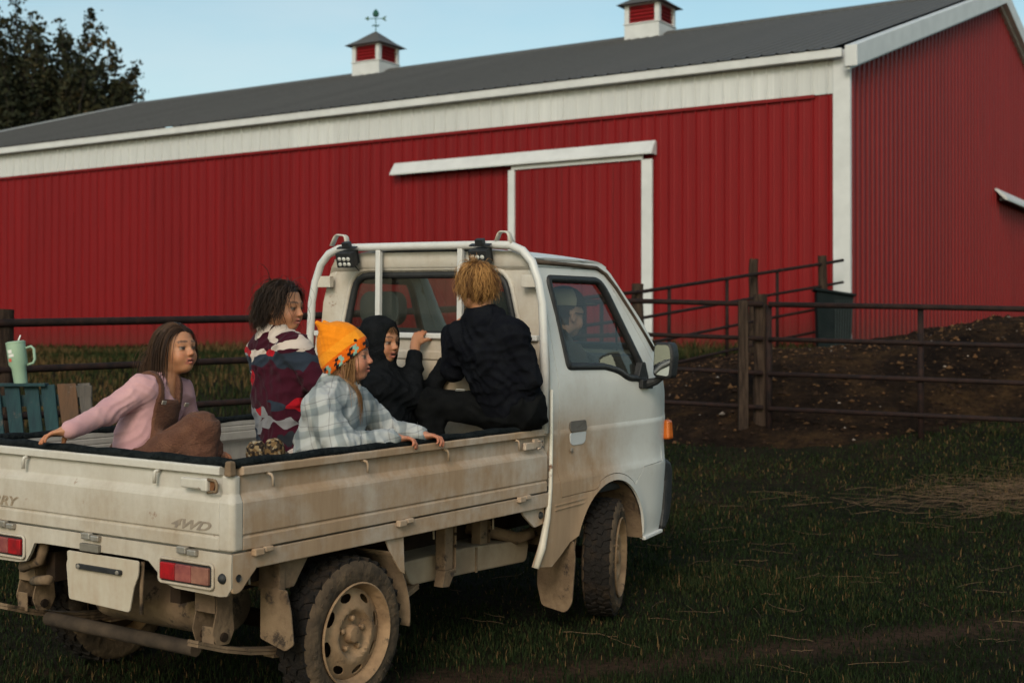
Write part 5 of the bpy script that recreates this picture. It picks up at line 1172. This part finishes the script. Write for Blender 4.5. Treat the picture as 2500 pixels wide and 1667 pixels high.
def garment(name, root, prims, mat, J, voxel=.0055, fold=.004, seed=1, wl=(.03, .09), pad=.17, colf=None, extra=None, cuts=(), squash=(1, 1, 1), extra2=None):
    lo, hi = bounds(J, pad); Fd = Field(lo, hi, voxel); prims(Fd)
    if fold: Fd.folds(fold, seed, wl, squash=squash)
    for c in cuts: Fd.cut(*c)
    if extra: extra(Fd)
    V, Q = Fd.mesh(); return to_mesh(name, V, Q, mat, root, colf(V) if colf else None)
def cloth(name, c1, c2, scale=30, rough=.9, bump=.3, bscale=220, fuzz=.06, lo=.35, hi=.65):
    m = simple(name, c1, c2, scale, rough, 0, bump, bscale, lo=lo, hi=hi, spec=.05); b = m.node_tree.nodes['Principled BSDF']; b.inputs['Sheen Weight'].default_value = fuzz; b.inputs['Sheen Roughness'].default_value = .6; return m
A3 = lambda v: np.array(v, float)
LAY = {
    'k1': {'head': (0.530, 0.135, 1.306), 'neck': (0.486, 0.160, 1.169), 'chest': (0.451, 0.175, 1.088), 'pelvis': (0.412, 0.258, 0.799), 'shR': (0.352, 0.127, 1.157), 'elR': (0.213, 0.154, 1.076), 'wrR': (0.036, 0.147, 1.022), 'shL': (0.609, 0.191, 1.136), 'elL': (0.698, 0.232, 0.998), 'wrL': (0.702, 0.148, 0.887), 'hipR': (0.349, 0.173, 0.828), 'knR': (0.438, -0.101, 1.012), 'anR': (0.422, -0.123, 0.758), 'hipL': (0.506, 0.297, 0.812), 'knL': (0.681, 0.126, 0.906), 'anL': (0.643, 0.086, 0.717)},
    'k2': {'head': (1.090, 0.092, 1.476), 'neck': (1.082, 0.135, 1.360), 'chest': (1.092, 0.115, 1.239), 'pelvis': (1.107, 0.079, 0.894), 'shR': (1.028, -0.040, 1.296), 'elR': (1.042, -0.140, 1.164), 'wrR': (1.168, -0.148, 1.211), 'shL': (1.158, 0.272, 1.286), 'elL': (1.223, 0.312, 1.113), 'wrL': (1.330, 0.237, 1.048), 'hipR': (1.061, 0.003, 0.902), 'knR': (1.110, -0.007, 0.692), 'anR': (0.872, -0.075, 0.866), 'hipL': (1.152, 0.155, 0.886), 'knL': (1.147, 0.137, 0.685), 'anL': (0.878, 0.025, 0.852)},
    'k3': {'head': (0.866, -0.451, 1.288), 'neck': (0.849, -0.430, 1.158), 'chest': (0.794, -0.440, 1.083), 'pelvis': (0.763, -0.404, 0.800), 'shR': (0.668, -0.484, 1.099), 'elR': (0.664, -0.593, 0.968), 'wrR': (0.895, -0.653, 0.975), 'shL': (1.000, -0.408, 1.086), 'elL': (1.110, -0.470, 0.977), 'wrL': (1.061, -0.651, 0.976), 'hipR': (0.694, -0.444, 0.810), 'knR': (0.881, -0.550, 0.744), 'anR': (0.555, -0.508, 0.761), 'hipL': (0.849, -0.371, 0.789), 'knL': (1.055, -0.451, 0.734), 'anL': (0.769, -0.379, 0.750)},
    'k4': {'head': (1.581, -0.044, 1.328), 'neck': (1.591, -0.028, 1.188), 'chest': (1.609, -0.059, 1.103), 'pelvis': (1.595, -0.085, 0.812), 'shR': (1.480, -0.116, 1.128), 'elR': (1.654, -0.165, 1.081), 'wrR': (1.857, -0.027, 1.309), 'shL': (1.764, -0.038, 1.127), 'elL': (1.891, -0.088, 1.082), 'wrL': (1.943, -0.161, 1.257), 'hipR': (1.501, -0.125, 0.823), 'knR': (1.754, -0.148, 0.738), 'anR': (1.417, -0.182, 0.745), 'hipL': (1.694, -0.054, 0.802), 'knL': (1.895, -0.090, 0.731), 'anL': (1.604, -0.102, 0.740)},
    'k5': {'head': (1.694, -0.480, 1.570), 'neck': (1.695, -0.522, 1.432), 'chest': (1.707, -0.547, 1.296), 'pelvis': (1.819, -0.600, 1.035), 'shL': (1.717, -0.377, 1.355), 'elL': (1.772, -0.303, 1.203), 'wrL': (1.882, -0.208, 1.378), 'shR': (1.691, -0.682, 1.368), 'elR': (1.748, -0.723, 1.176), 'wrR': (1.864, -0.568, 1.275), 'hipL': (1.848, -0.516, 1.029), 'knL': (1.714, -0.221, 1.050), 'anL': (1.704, -0.254, 0.769), 'hipR': (1.806, -0.653, 1.038), 'knR': (1.926, -0.444, 0.818), 'anR': (1.810, -0.559, 0.808)}}
LAY = {k: {j: A3(v) for j, v in d.items()} for k, d in LAY.items()}
SK = (.40, .185, .098)
# ---------------- girl in brown overalls leaning back on the tailgate
J = LAY['k1']; H = head_frame(J['head'], IR*math.cos(math.radians(34))+TC*math.sin(math.radians(34))+UPV*.17, (0, 0, 1), .93)
hd_ = (J['wrR'], -IR*.95-UPV*.18+TC*.1, -UPV+TC*.12, -1, dict(s=.95, curl=(.25, .35, .25), thumb=(.75, .9), tcurl=.25))
k1 = person('child in pink top and brown overalls leaning back on the tailgate', J, H, SK, (.03, .017, .011), (.045, .026, .018), [hd_, (J['wrL'], IR, -UPV, 1, dict(s=.9))], [('R', IR), ('L', IR)], gaze=(1, .1, .05), smile=.4)
M_pink = cloth('pink_jersey', (.52, .30, .31), (.45, .25, .27), 9, .9, .15, 300)
def pr1(F):
    torso(F, J, .010); arm(F, J, 'R', .012, end=.93); arm(F, J, 'L', .012, end=.95); F.cap(J['wrR']*.93+J['elR']*.07, J['wrR']*.97+J['elR']*.03, .033, .035, .006)
garment('top', k1, pr1, M_pink, J, .0050, .0040, 4, (.03, .085), extra=lambda F: F.cap(hp(H, (-.005, 0, -.05)), J['neck']+unit(J['neck']-J['chest'])*-.012+IR*.045, .052, .052, .012, True))
M_cord = cloth('brown_corduroy', (.085, .037, .025), (.13, .060, .038), 14, .95, .5, 150, .05)
fr1 = unit(np.cross(J['shL']-J['shR'], UPV))*-1; fr1 = unit(IR*.75+TC*.45)
def pr1b(F):
    leg(F, J, 'R', .017, end=.96); leg(F, J, 'L', .017, end=.96)
    F.cap(J['hipR'], J['hipL'], .098, .098, .05); F.cap(J['pelvis'], J['pelvis']*.62+J['chest']*.38, .106, .103, .05)
garment('overall_trousers', k1, pr1b, M_cord, J, .0062, .006, 9, (.03, .11))
up1 = unit(J['chest']-J['pelvis']); sd1 = unit(np.cross(up1, fr1)); fr1 = np.cross(sd1, up1); bc = J['chest']
def pr1c(F): torso(F, J, .019); leg(F, J, 'R', .02)
garment('overall_bib', k1, pr1c, M_cord, J, .006, .003, 4, cuts=[(bc+sd1*.078, sd1), (bc-sd1*.078, -sd1), (bc+up1*.052, up1), (bc+fr1*.015, -fr1), (J['pelvis'], -up1)])
for q in (1, -1):
    garment('strap', k1, lambda F: torso(F, J, .021), M_cord, J, .0052, 0, cuts=[(bc+sd1*(.074 if q > 0 else -.046), sd1), (bc+sd1*(.046 if q > 0 else -.074), -sd1), (bc+up1*.035, -up1)])
    mb = MB(); cc = bc+up1*.045+sd1*.06*q+fr1*.112; Rm = Matrix([list(v) for v in np.array([sd1, up1, fr1]).T]); mb.box(cc, (.022, .016, .006), Rm); mb.build('buckle', M_chrome, k1, bevel=.002)
reg_long = lambda x, y, z: ((z > .062-np.maximum(0, .04-x)*1.0) | ((x < -.015) & (z > -.05))) & ~((y > .02) & (x > -.01) & (z < .085))
comb_side = lambda q, n: np.stack([-.95+0*q[:, 0], np.sign(q[:, 1]+1e-6)*.5, -.35+0*q[:, 0]], 1)
strands('hair', H, M_hair, k1, 2300, .27, comb_side, 5, reg_long, 1.5, .0012, 1.035, 0, (.022, .012, .008), (.085, .045, .026), 15, [((J['chest']-H['c']) @ H['R'].T/H['s'], .115/H['s'])])
# ---------------- dark-haired child in the patterned fleece
J = LAY['k2']; H = head_frame(J['head'], IR*math.cos(math.radians(24))+TC*math.sin(math.radians(24))-UPV*.02, (0, 0, 1), .96)
k2 = person('child kneeling in a maroon, white and red patterned fleece jacket', J, H, SK, (.022, .014, .010), (.03, .018, .012), [(J['wrR'], IR+UPV*.2, -UPV, -1, dict(s=.95)), (J['wrL'], IR, -UPV, 1, dict(s=.95))], [], smile=1, gaze=(1, 0, 0))
def camo():
    m, nt, b = nmat('patterned_fleece', .95, 0, .1); L = nt.links.new; tc = nd(nt, 'TexCoord')
    n1 = nd(nt, 'TexNoise', Scale=8., Detail=1.6, Roughness=.5); L(tc.outputs['Object'], n1.inputs['Vector'])
    mp = nd(nt, 'Mapping'); mp.inputs['Scale'].default_value = (2.6, 2.6, 15); mp.inputs['Rotation'].default_value = (.25, -.15, 0); L(tc.outputs['Object'], mp.inputs['Vector'])
    mx = nd(nt, 'Mix', data_type='VECTOR'); mx.inputs['Factor'].default_value = .0
    sc_ = nd(nt, 'VectorMath', operation='SCALE'); sc_.inputs['Scale'].default_value = 2.0; L(n1.outputs['Color'], sc_.inputs[0]); ad = nd(nt, 'VectorMath', operation='ADD'); L(mp.outputs['Vector'], ad.inputs[0]); L(sc_.outputs['Vector'], ad.inputs[1])
    v = nd(nt, 'TexVoronoi', Scale=1.0); L(ad.outputs['Vector'], v.inputs['Vector']); sp = nd(nt, 'SeparateColor'); L(v.outputs['Color'], sp.inputs['Color'])
    r = ramp(nt, [(0, (.040, .006, .014)), (.36, (.50, .42, .37)), (.50, (.022, .030, .045)), (.64, (.34, .008, .016)), (.76, (.20, .20, .215)), (.88, (.50, .10, .010)), (.93, (.040, .006, .014))], 'CONSTANT'); L(sp.outputs['Red'], r.inputs['Fac']); L(r.outputs['Color'], b.inputs['Base Color'])
    n2 = nd(nt, 'TexNoise', Scale=240., Detail=3); L(tc.outputs['Object'], n2.inputs['Vector']); bp = nd(nt, 'Bump', Strength=.5, Distance=.003); L(n2.outputs['Fac'], bp.inputs['Height']); L(bp.outputs['Normal'], b.inputs['Normal'])
    b.inputs['Sheen Weight'].default_value = .04
    return m
def pr2(F):
    torso(F, J, .026, belly=.004); arm(F, J, 'R', .022); arm(F, J, 'L', .022); F.cap(J['neck']+UPV*.0, J['neck']+UPV*.028, .060, .056, .02)
    F.cap(J['hipR']-UPV*.05, J['hipL']-UPV*.05, .112, .112, .04)
garment('fleece_jacket', k2, pr2, camo(), J, .0066, .0075, 21, (.05, .13))
M_dkp = cloth('dark_trousers', (.012, .014, .018), (.022, .024, .03), 12, .9, .2)
def pr2b(F): leg(F, J, 'R', .014, end=.9); leg(F, J, 'L', .014, end=.9); F.cap(J['hipR'], J['hipL'], .09, .09, .04)
garment('trousers', k2, pr2b, M_dkp, J, .011, .005, 23)
def boots_mat():
    m, nt, b = nmat('brown_camouflage_print', .8, 0, .2); L = nt.links.new; tc = nd(nt, 'TexCoord'); v = nd(nt, 'TexVoronoi', Scale=85.); L(tc.outputs['Object'], v.inputs['Vector']); sp = nd(nt, 'SeparateColor'); L(v.outputs['Color'], sp.inputs['Color'])
    r = ramp(nt, [(0, (.020, .014, .010)), (.34, (.14, .085, .038)), (.58, (.24, .17, .09)), (.76, (.055, .038, .024)), (.9, (.30, .25, .18))], 'CONSTANT'); L(sp.outputs['Red'], r.inputs['Fac']); L(r.outputs['Color'], b.inputs['Base Color']); return m
M_boot = boots_mat()
for q in 'RL':
    an = J['an'+q]; tip = np.array([an[0]+.0, an[1], .735]); heel = an+TC*.03+UPV*.04
    def prb(F): F.cap(an+UPV*.02+unit(J['kn'+q]-an)*.07, an, .046, .044, .02); F.cap(heel, heel+IR*0-UPV*.0, .036, .036, .02); F.cap(heel, tip+TC*.02, .040, .036, .02)
    garment('boot', k2, prb, M_boot, {'a': an, 't': tip}, .005, .002, 25, pad=.15)
reg_bob = lambda x, y, z: (z > .070-np.maximum(0, .020-x)*1.0) | ((x < -.01) & (z > -.05))
strands('hair', H, M_hair, k2, 2500, lambda q: .115+.075*(q[:, 2] > .06), lambda q, n: np.stack([-.8+0*q[:, 0], np.sign(q[:, 1]+1e-6)*.6, -.4+0*q[:, 0]], 1), 6, reg_bob, 1.0, .0010, 1.075, .10, (.014, .009, .007), (.050, .030, .020), 14, [((J['neck']-UPV*.05-H['c']) @ H['R'].T/H['s'], .075/H['s'])], jitter=1.0, wave=.013)
# ---------------- girl in the orange beanie and pale plaid shirt
J = LAY['k3']; H = head_frame(J['head'], IR*math.cos(math.radians(4))+TC*math.sin(math.radians(4))+UPV*.10, (0, 0, 1), .93)
out = np.array([0, -1., 0])
k3 = person('child in orange knitted beanie and pale plaid shirt resting on the rail', J, H, (.42, .185, .115), (.20, .10, .04), (.10, .055, .03), [(J['wrR'], np.array([.80, -.55, .02]), np.array([.1, -.35, -1]), 1, dict(s=.95, curl=(.35, .75, .55), thumb=(.5, .3))), (J['wrL'], np.array([.62, -.75, .0]), np.array([.1, -.35, -1]), 1, dict(s=.95, curl=(.35, .75, .55), thumb=(.5, .3)))], [], smile=1)
def plaid():
    m, nt, b = nmat('pale_plaid_flannel', .95, 0, .1); L = nt.links.new; tc = nd(nt, 'TexCoord')
    mp = nd(nt, 'Mapping'); mp.inputs['Rotation'].default_value = (.12, .1, -.58); L(tc.outputs['Object'], mp.inputs['Vector']); nz = nd(nt, 'TexNoise', Scale=6., Detail=2); L(tc.outputs['Object'], nz.inputs['Vector'])
    ad = nd(nt, 'VectorMath', operation='MULTIPLY_ADD'); L(nz.outputs['Color'], ad.inputs[0]); ad.inputs[1].default_value = (.05, .05, .05); L(mp.outputs['Vector'], ad.inputs[2]); sp = nd(nt, 'SeparateXYZ'); L(ad.outputs['Vector'], sp.inputs['Vector'])
    def bands(src, period, stops):
        q = nd(nt, 'Math', operation='MULTIPLY'); q.inputs[1].default_value = 1/period; L(src, q.inputs[0]); f = nd(nt, 'Math', operation='FRACT'); L(q.outputs['Value'], f.inputs[0]); r = ramp(nt, stops, 'LINEAR'); L(f.outputs['Value'], r.inputs['Fac']); return r.outputs['Color']
    st = [(0, (1, 1, 1)), (.30, (.96, .97, .97)), (.36, (.55, .58, .60)), (.62, (.66, .71, .73)), (.66, (.97, .97, .96)), (.80, (1, 1, 1)), (.83, (.62, .60, .60)), (.86, (1, 1, 1))]
    c1 = bands(sp.outputs['Z'], .094, st); c2 = bands(sp.outputs['Y'], .094, st)
    mx = nd(nt, 'Mix', data_type='RGBA', blend_type='MULTIPLY'); mx.inputs['Factor'].default_value = 1; L(c1, mx.inputs['A']); L(c2, mx.inputs['B'])
    m2 = nd(nt, 'Mix', data_type='RGBA', blend_type='MULTIPLY'); m2.inputs['Factor'].default_value = 1; L(mx.outputs['Result'], m2.inputs['A']); m2.inputs['B'].default_value = (.375, .382, .382, 1); L(m2.outputs['Result'], b.inputs['Base Color'])
    n2 = nd(nt, 'TexNoise', Scale=200., Detail=3); L(tc.outputs['Object'], n2.inputs['Vector']); bp = nd(nt, 'Bump', Strength=.35, Distance=.003); L(n2.outputs['Fac'], bp.inputs['Height']); L(bp.outputs['Normal'], b.inputs['Normal']); b.inputs['Sheen Weight'].default_value = .05
    return m
M_plaid = plaid()
def pr3(F):
    torso(F, J, .022, belly=.006); arm(F, J, 'R', .020, end=.95); arm(F, J, 'L', .020, end=.95); F.cap(J['hipR']-UPV*.04, J['hipL']-UPV*.04, .118, .118, .04)
    F.cap(J['neck']-IR*.02, J['neck']-IR*.03+UPV*.022, .060, .055, .015); F.cap(J['shR'], J['elR'], .060, .060, .02)
garment('flannel_shirt', k3, pr3, M_plaid, J, .0060, .0080, 31, (.035, .12), extra=lambda F: F.cap(J['neck']+IR*.03+UPV*.05, J['neck']+IR*.075-UPV*.10, .032, .010, .012, True))
def pr3b(F): leg(F, J, 'R', .012); leg(F, J, 'L', .012); F.cap(J['hipR'], J['hipL'], .09, .09, .04)
garment('trousers', k3, pr3b, M_dkp, J, .012, .004, 33)
def beanie_col(V):
    L = (V-H['c'])/H['s'] @ H['R'].T; x, y, z = L.T; col = np.tile(np.array([.74, .22, .010]), (len(V), 1)); tl = z-.62*x+.028           # band runs down to the nape
    a = np.arctan2(y, x+.01); low = tl < .052; col[low] = (.66, .115, .006); col[(tl > .052) & (tl < .10)] = (.78, .27, .016)
    u = np.where(np.abs(y) > .0, x*.9+.02*np.abs(y), x); rows = np.floor(tl/.0135).astype(int); ph = np.floor((u+.007*(rows % 2)+.3)/.0135).astype(int); ck = (tl < .041) & (tl > .0)
    col[ck & (ph % 4 == 0)] = (.010, .010, .012); col[ck & (ph % 4 == 1) & (rows != 1)] = (.22, .40, .33); col[ck & (rows == 1) & (ph % 4 == 2)] = (.22, .40, .33)
    for p in ((.056, -.070, .062), (.074, -.052, .082), (.088, -.02, .085), (.056, .070, .062)): col[np.linalg.norm(L-np.array(p), axis=1) < .0095] = (.012, .012, .012)
    return col
def prh(F):
    s = H['s']; R = H['R']
    F.ell(hp(H, (-.008, 0, .026)), np.array([.103, .090, .098])*s, R, .0); F.ell(hp(H, (-.034, 0, .062)), np.array([.086, .086, .086])*s, R, .03); F.ell(hp(H, (-.03, 0, -.02)), np.array([.085, .085, .085])*s, R, .03)
    for q in (1, -1): F.cap(hp(H, (-.055, q*.045, .10)), hp(H, (-.096, q*.078, .148)), .034*s, .010*s, .035)
M_knit = col_mat('orange_knit', .95, 0, .6, 160, .1, .05)
hj = {'h': H['c']}
garment('beanie', k3, prh, M_knit, hj, .0034, .0016, 35, (.03, .07), pad=.24, colf=beanie_col, cuts=[(hp(H, (0, 0, -.028)), -H['R'][2]+.62*H['R'][0])])
reg_low = lambda x, y, z: (x < .055) & (z < .03) & (z > -.07) & (np.abs(y) > .03)
strands('hair', H, M_hair, k3, 800, lambda q: .10+.20*(q[:, 0] > -.0), lambda q, n: np.stack([-.2+0*q[:, 0], .15*np.sign(q[:, 1]), -.9+0*q[:, 0]], 1), 8, reg_low, .7, .0009, 1.0, 0, (.15, .075, .030), (.36, .19, .085), 14, [((J['chest']+UPV*.02-H['c']) @ H['R'].T/H['s'], .112/H['s'])], wave=.006)
# ---------------- boy in the black hood at the headboard
J = LAY['k4']; H = head_frame(J['head'], IR*math.cos(math.radians(36))+TC*math.sin(math.radians(36))+UPV*.0, (0, 0, 1), .92)
k4 = person('child with black hood up gripping the rail under the rear window', J, H, SK, None, (.04, .024, .017), [(J['wrR'], A3((1.93, -.010, 1.40))-J['wrR'], A3((1, .3, .1)), -1, dict(s=.95, curl=(.55, 1.0, .8), thumb=(.5, .4))), (J['wrL'], A3((1.925, -.20, 1.37))-J['wrL'], A3((1, .1, 0)), 1, dict(s=.9, curl=(.5, 1.0, .8)))], [], mouth=.45, smile=1)
M_blkf = cloth('black_fleece', (.006, .007, .008), (.011, .012, .014), 20, .95, .35, 180, 0)
def pr4(F):
    torso(F, J, .020); arm(F, J, 'R', .018, end=.74); arm(F, J, 'L', .018, end=.75); F.cap(J['hipR']-UPV*.03, J['hipL']-UPV*.03, .108, .108, .04)
    s = H['s']; R = H['R']
    F.ell(hp(H, (-.016, 0, .030)), np.array([.106, .094, .098])*s, R, .02); F.ell(hp(H, (.010, 0, -.030)), np.array([.080, .080, .092])*s, R, .03); F.cap(J['neck']+UPV*.02, J['neck']-UPV*.02, .07, .08, .04)
garment('hooded_sweatshirt', k4, pr4, M_blkf, {**J, 'h': H['c']}, .0060, .0055, 41, (.035, .11), extra=lambda F: F.ell(hp(H, (.088, 0, -.020)), np.array([.062, .054, .086])*H['s'], H['R'], .008, True))
def pr4b(F): leg(F, J, 'R', .012); leg(F, J, 'L', .012); F.cap(J['hipR'], J['hipL'], .09, .09, .04)
garment('trousers', k4, pr4b, M_dkp, J, .011, .004, 43)
strands('hair', H, M_hair, k4, 160, .045, lambda q, n: np.stack([.5+0*q[:, 0], .3+0*q[:, 0], -.6+0*q[:, 0]], 1), 9, lambda x, y, z: (x > .035) & (z > .066) & (np.abs(y) < .05), .5, .0012, 1.02, 0, (.08, .04, .02), (.18, .09, .04), 8)
# ---------------- blond boy seen from behind
J = LAY['k5']; H = head_frame(J['head'], -TC*.97+IR*-.22-UPV*.05, (0, 0, 1), .98)
k5 = person('bareheaded child in black hoodie seen from behind at the cab window', J, H, SK, (.22, .10, .035), (.2, .1, .04), [(J['wrL'], A3((1.925, -.24, 1.425))-J['wrL'], A3((.6, -.9, 0)), 1, dict(s=1, curl=(.6, 1., .8))), (J['wrR'], A3((1, .4, .1)), A3((.2, .2, -1)), -1, dict(s=1))], [('L', -IR), ('R', TC)])
M_navy = cloth('black_hoodie_cotton', (.0045, .005, .008), (.009, .010, .013), 16, .95, .3, 200, 0)
def pr5(F):
    torso(F, J, .024, belly=.0); arm(F, J, 'R', .022); arm(F, J, 'L', .022, end=.9); F.cap(J['hipR']*.5+J['pelvis']*.5+UPV*.03, J['hipL']*.5+J['pelvis']*.5+UPV*.03, .112, .112, .04)
    F.cap(J['neck']+TC*.045-UPV*.01, J['neck']+TC*.075-UPV*.055, .050, .030, .03); F.cap(J['neck']-IR*.05+UPV*.005, J['neck']+IR*.05+UPV*.005, .046, .046, .025)
garment('hoodie', k5, pr5, M_navy, J, .0060, .0055, 57, (.035, .10))
M_bkp = cloth('black_sweatpants', (.004, .0045, .005), (.008, .0085, .009), 16, .92, .2, 200, 0)
def pr5b(F): leg(F, J, 'R', .020); leg(F, J, 'L', .020); F.cap(J['hipR'], J['hipL'], .106, .106, .05); F.cap(J['pelvis'], J['pelvis']*.8+J['chest']*.2, .108, .10, .04)
garment('trousers', k5, pr5b, M_bkp, J, .0075, .007, 53, (.04, .12), extra=lambda F: F.ell((1.8, -.78, .85), (.5, .15, .125), None, .01, True))
mb = MB(); lp_ = J['hipL']*.42+J['knL']*.58+UPV*.072+TC*.035; mb.prism(rpoly([(-.022, -.006), (.020, -.010), (.024, .006), (-.016, .010)], .005), -.001, .001, lambda a, b_, t: tuple(lp_+IR*a+UPV*(b_*.5+t)+TC*(b_*.8))); mb.build('trouser_logo', simple('white_logo', (.7, .7, .7), None, 10, .7), k5)
for q in 'RL':
    def prs(F): foot(F, J['an'+q], -IR if q == 'L' else TC, 1.0, .006)
    garment('shoe', k5, prs, M_blk, {'a': J['an'+q]}, .006, 0, pad=.22)
reg_boy = lambda x, y, z: (z > .066-np.maximum(0, .03-x)*1.1) | ((x < -.005) & (z > -.062))
crown = np.array([-.045, .0, .108])
strands('hair', H, M_hair, k5, 2700, lambda q: .060+.045*(q[:, 2] > .03), lambda q, n: (lambda d: d-(d*n).sum(1)[:, None]*n)((q-crown)*8+np.array([0, 0, -.15])), 12, reg_boy, .9, .0011, 1.035, .02, (.075, .028, .009), (.48, .25, .085), 11, jitter=1.15, wave=.007)
strands('hair_tuft', H, M_hair, k5, 45, .04, lambda q, n: n*1.5+np.array([-.2, .5, .3]), 14, lambda x, y, z: (np.hypot(x+.03, y-.01) < .022) & (z > .09), -.15, .0013, 1.05, .6, (.16, .08, .035), (.40, .24, .12), 8, jitter=.9)
# ---------------- driver
DJ = dict(head=(2.53, -.425, 1.455), neck=(2.47, -.41, 1.335), chest=(2.40, -.38, 1.20), pelvis=(2.25, -.34, 1.0), shR=(2.40, -.555, 1.25), elR=(2.52, -.56, 1.06), wrR=(2.64, -.46, 1.15), shL=(2.42, -.21, 1.25), elL=(2.52, -.16, 1.05), wrL=(2.64, -.22, 1.15), hipR=(2.26, -.43, .98), knR=(2.62, -.43, .98), anR=(2.76, -.43, .70), hipL=(2.26, -.25, .98), knL=(2.62, -.25, .98), anL=(2.76, -.25, .70))
J = {k: A3(v) for k, v in DJ.items()}; H = head_frame(J['head'], A3((.93, -.36, -.04)), (0, 0, 1), 1.05)
dr = person('driver in brown cap seen through the right door window', J, H, (.44, .24, .16), (.05, .03, .02), (.08, .05, .03), [(J['wrR'], A3((.3, .6, .4)), A3((1, 0, 0)), 1, dict(s=1.15, curl=(.6, 1, .8))), (J['wrL'], A3((.3, -.6, .4)), A3((1, 0, 0)), -1, dict(s=1.15, curl=(.6, 1, .8)))], [], voxel=.0065)
def prd(F): torso(F, J, .022); arm(F, J, 'R', .02, end=.9); arm(F, J, 'L', .02, end=.9)
garment('shirt', dr, prd, cloth('dark_shirt', (.035, .028, .022), (.025, .02, .016), 12), J, .011, .005, 61)
def prd2(F): leg(F, J, 'R', .02); leg(F, J, 'L', .02); F.cap(J['hipR'], J['hipL'], .11, .11, .04)
garment('trousers', dr, prd2, M_dkp, J, .014, .004, 62)
def prc(F):
    F.ell(hp(H, (-.008, 0, .052)), np.array([.104, .086, .078])*H['s'], H['R'], .0); F.ell(hp(H, (.115, 0, .050)), np.array([.062, .066, .008])*H['s'], H['R'], .012)
def capcol(V):
    L = (V-H['c'])/H['s'] @ H['R'].T; col = np.tile(np.array([.060, .040, .028]), (len(V), 1)); col[(L[:, 0] < .0) & (L[:, 2] < .115)] = (.40, .34, .25); col[(L[:, 0] > .068) & (L[:, 2] < .066)] = (.10, .075, .05); return col
garment('cap', dr, prc, col_mat('cap_cloth', .9, 0, .3, 200, .1), {'h': H['c']}, .004, .0, pad=.22, colf=capcol, cuts=[(hp(H, (0, 0, .036)), -H['R'][2])])
mb = MB(); 
for q in (1, -1): mb.tube([hp(H, (.088+.004*math.cos(a), q*.031+.019*math.cos(a), -.004+.016*math.sin(a))) for a in np.linspace(0, 2*math.pi, 14, endpoint=False)], .0022, 5, closed=True)
for q in (1, -1): mb.tube([hp(H, (.084, q*.05, .002)), hp(H, (.0, q*.080, .004))], .002, 5)
mb.tube([hp(H, (.093, -.012, .0)), hp(H, (.093, .012, .0))], .002, 5)
mb.build('glasses', M_blk, dr)
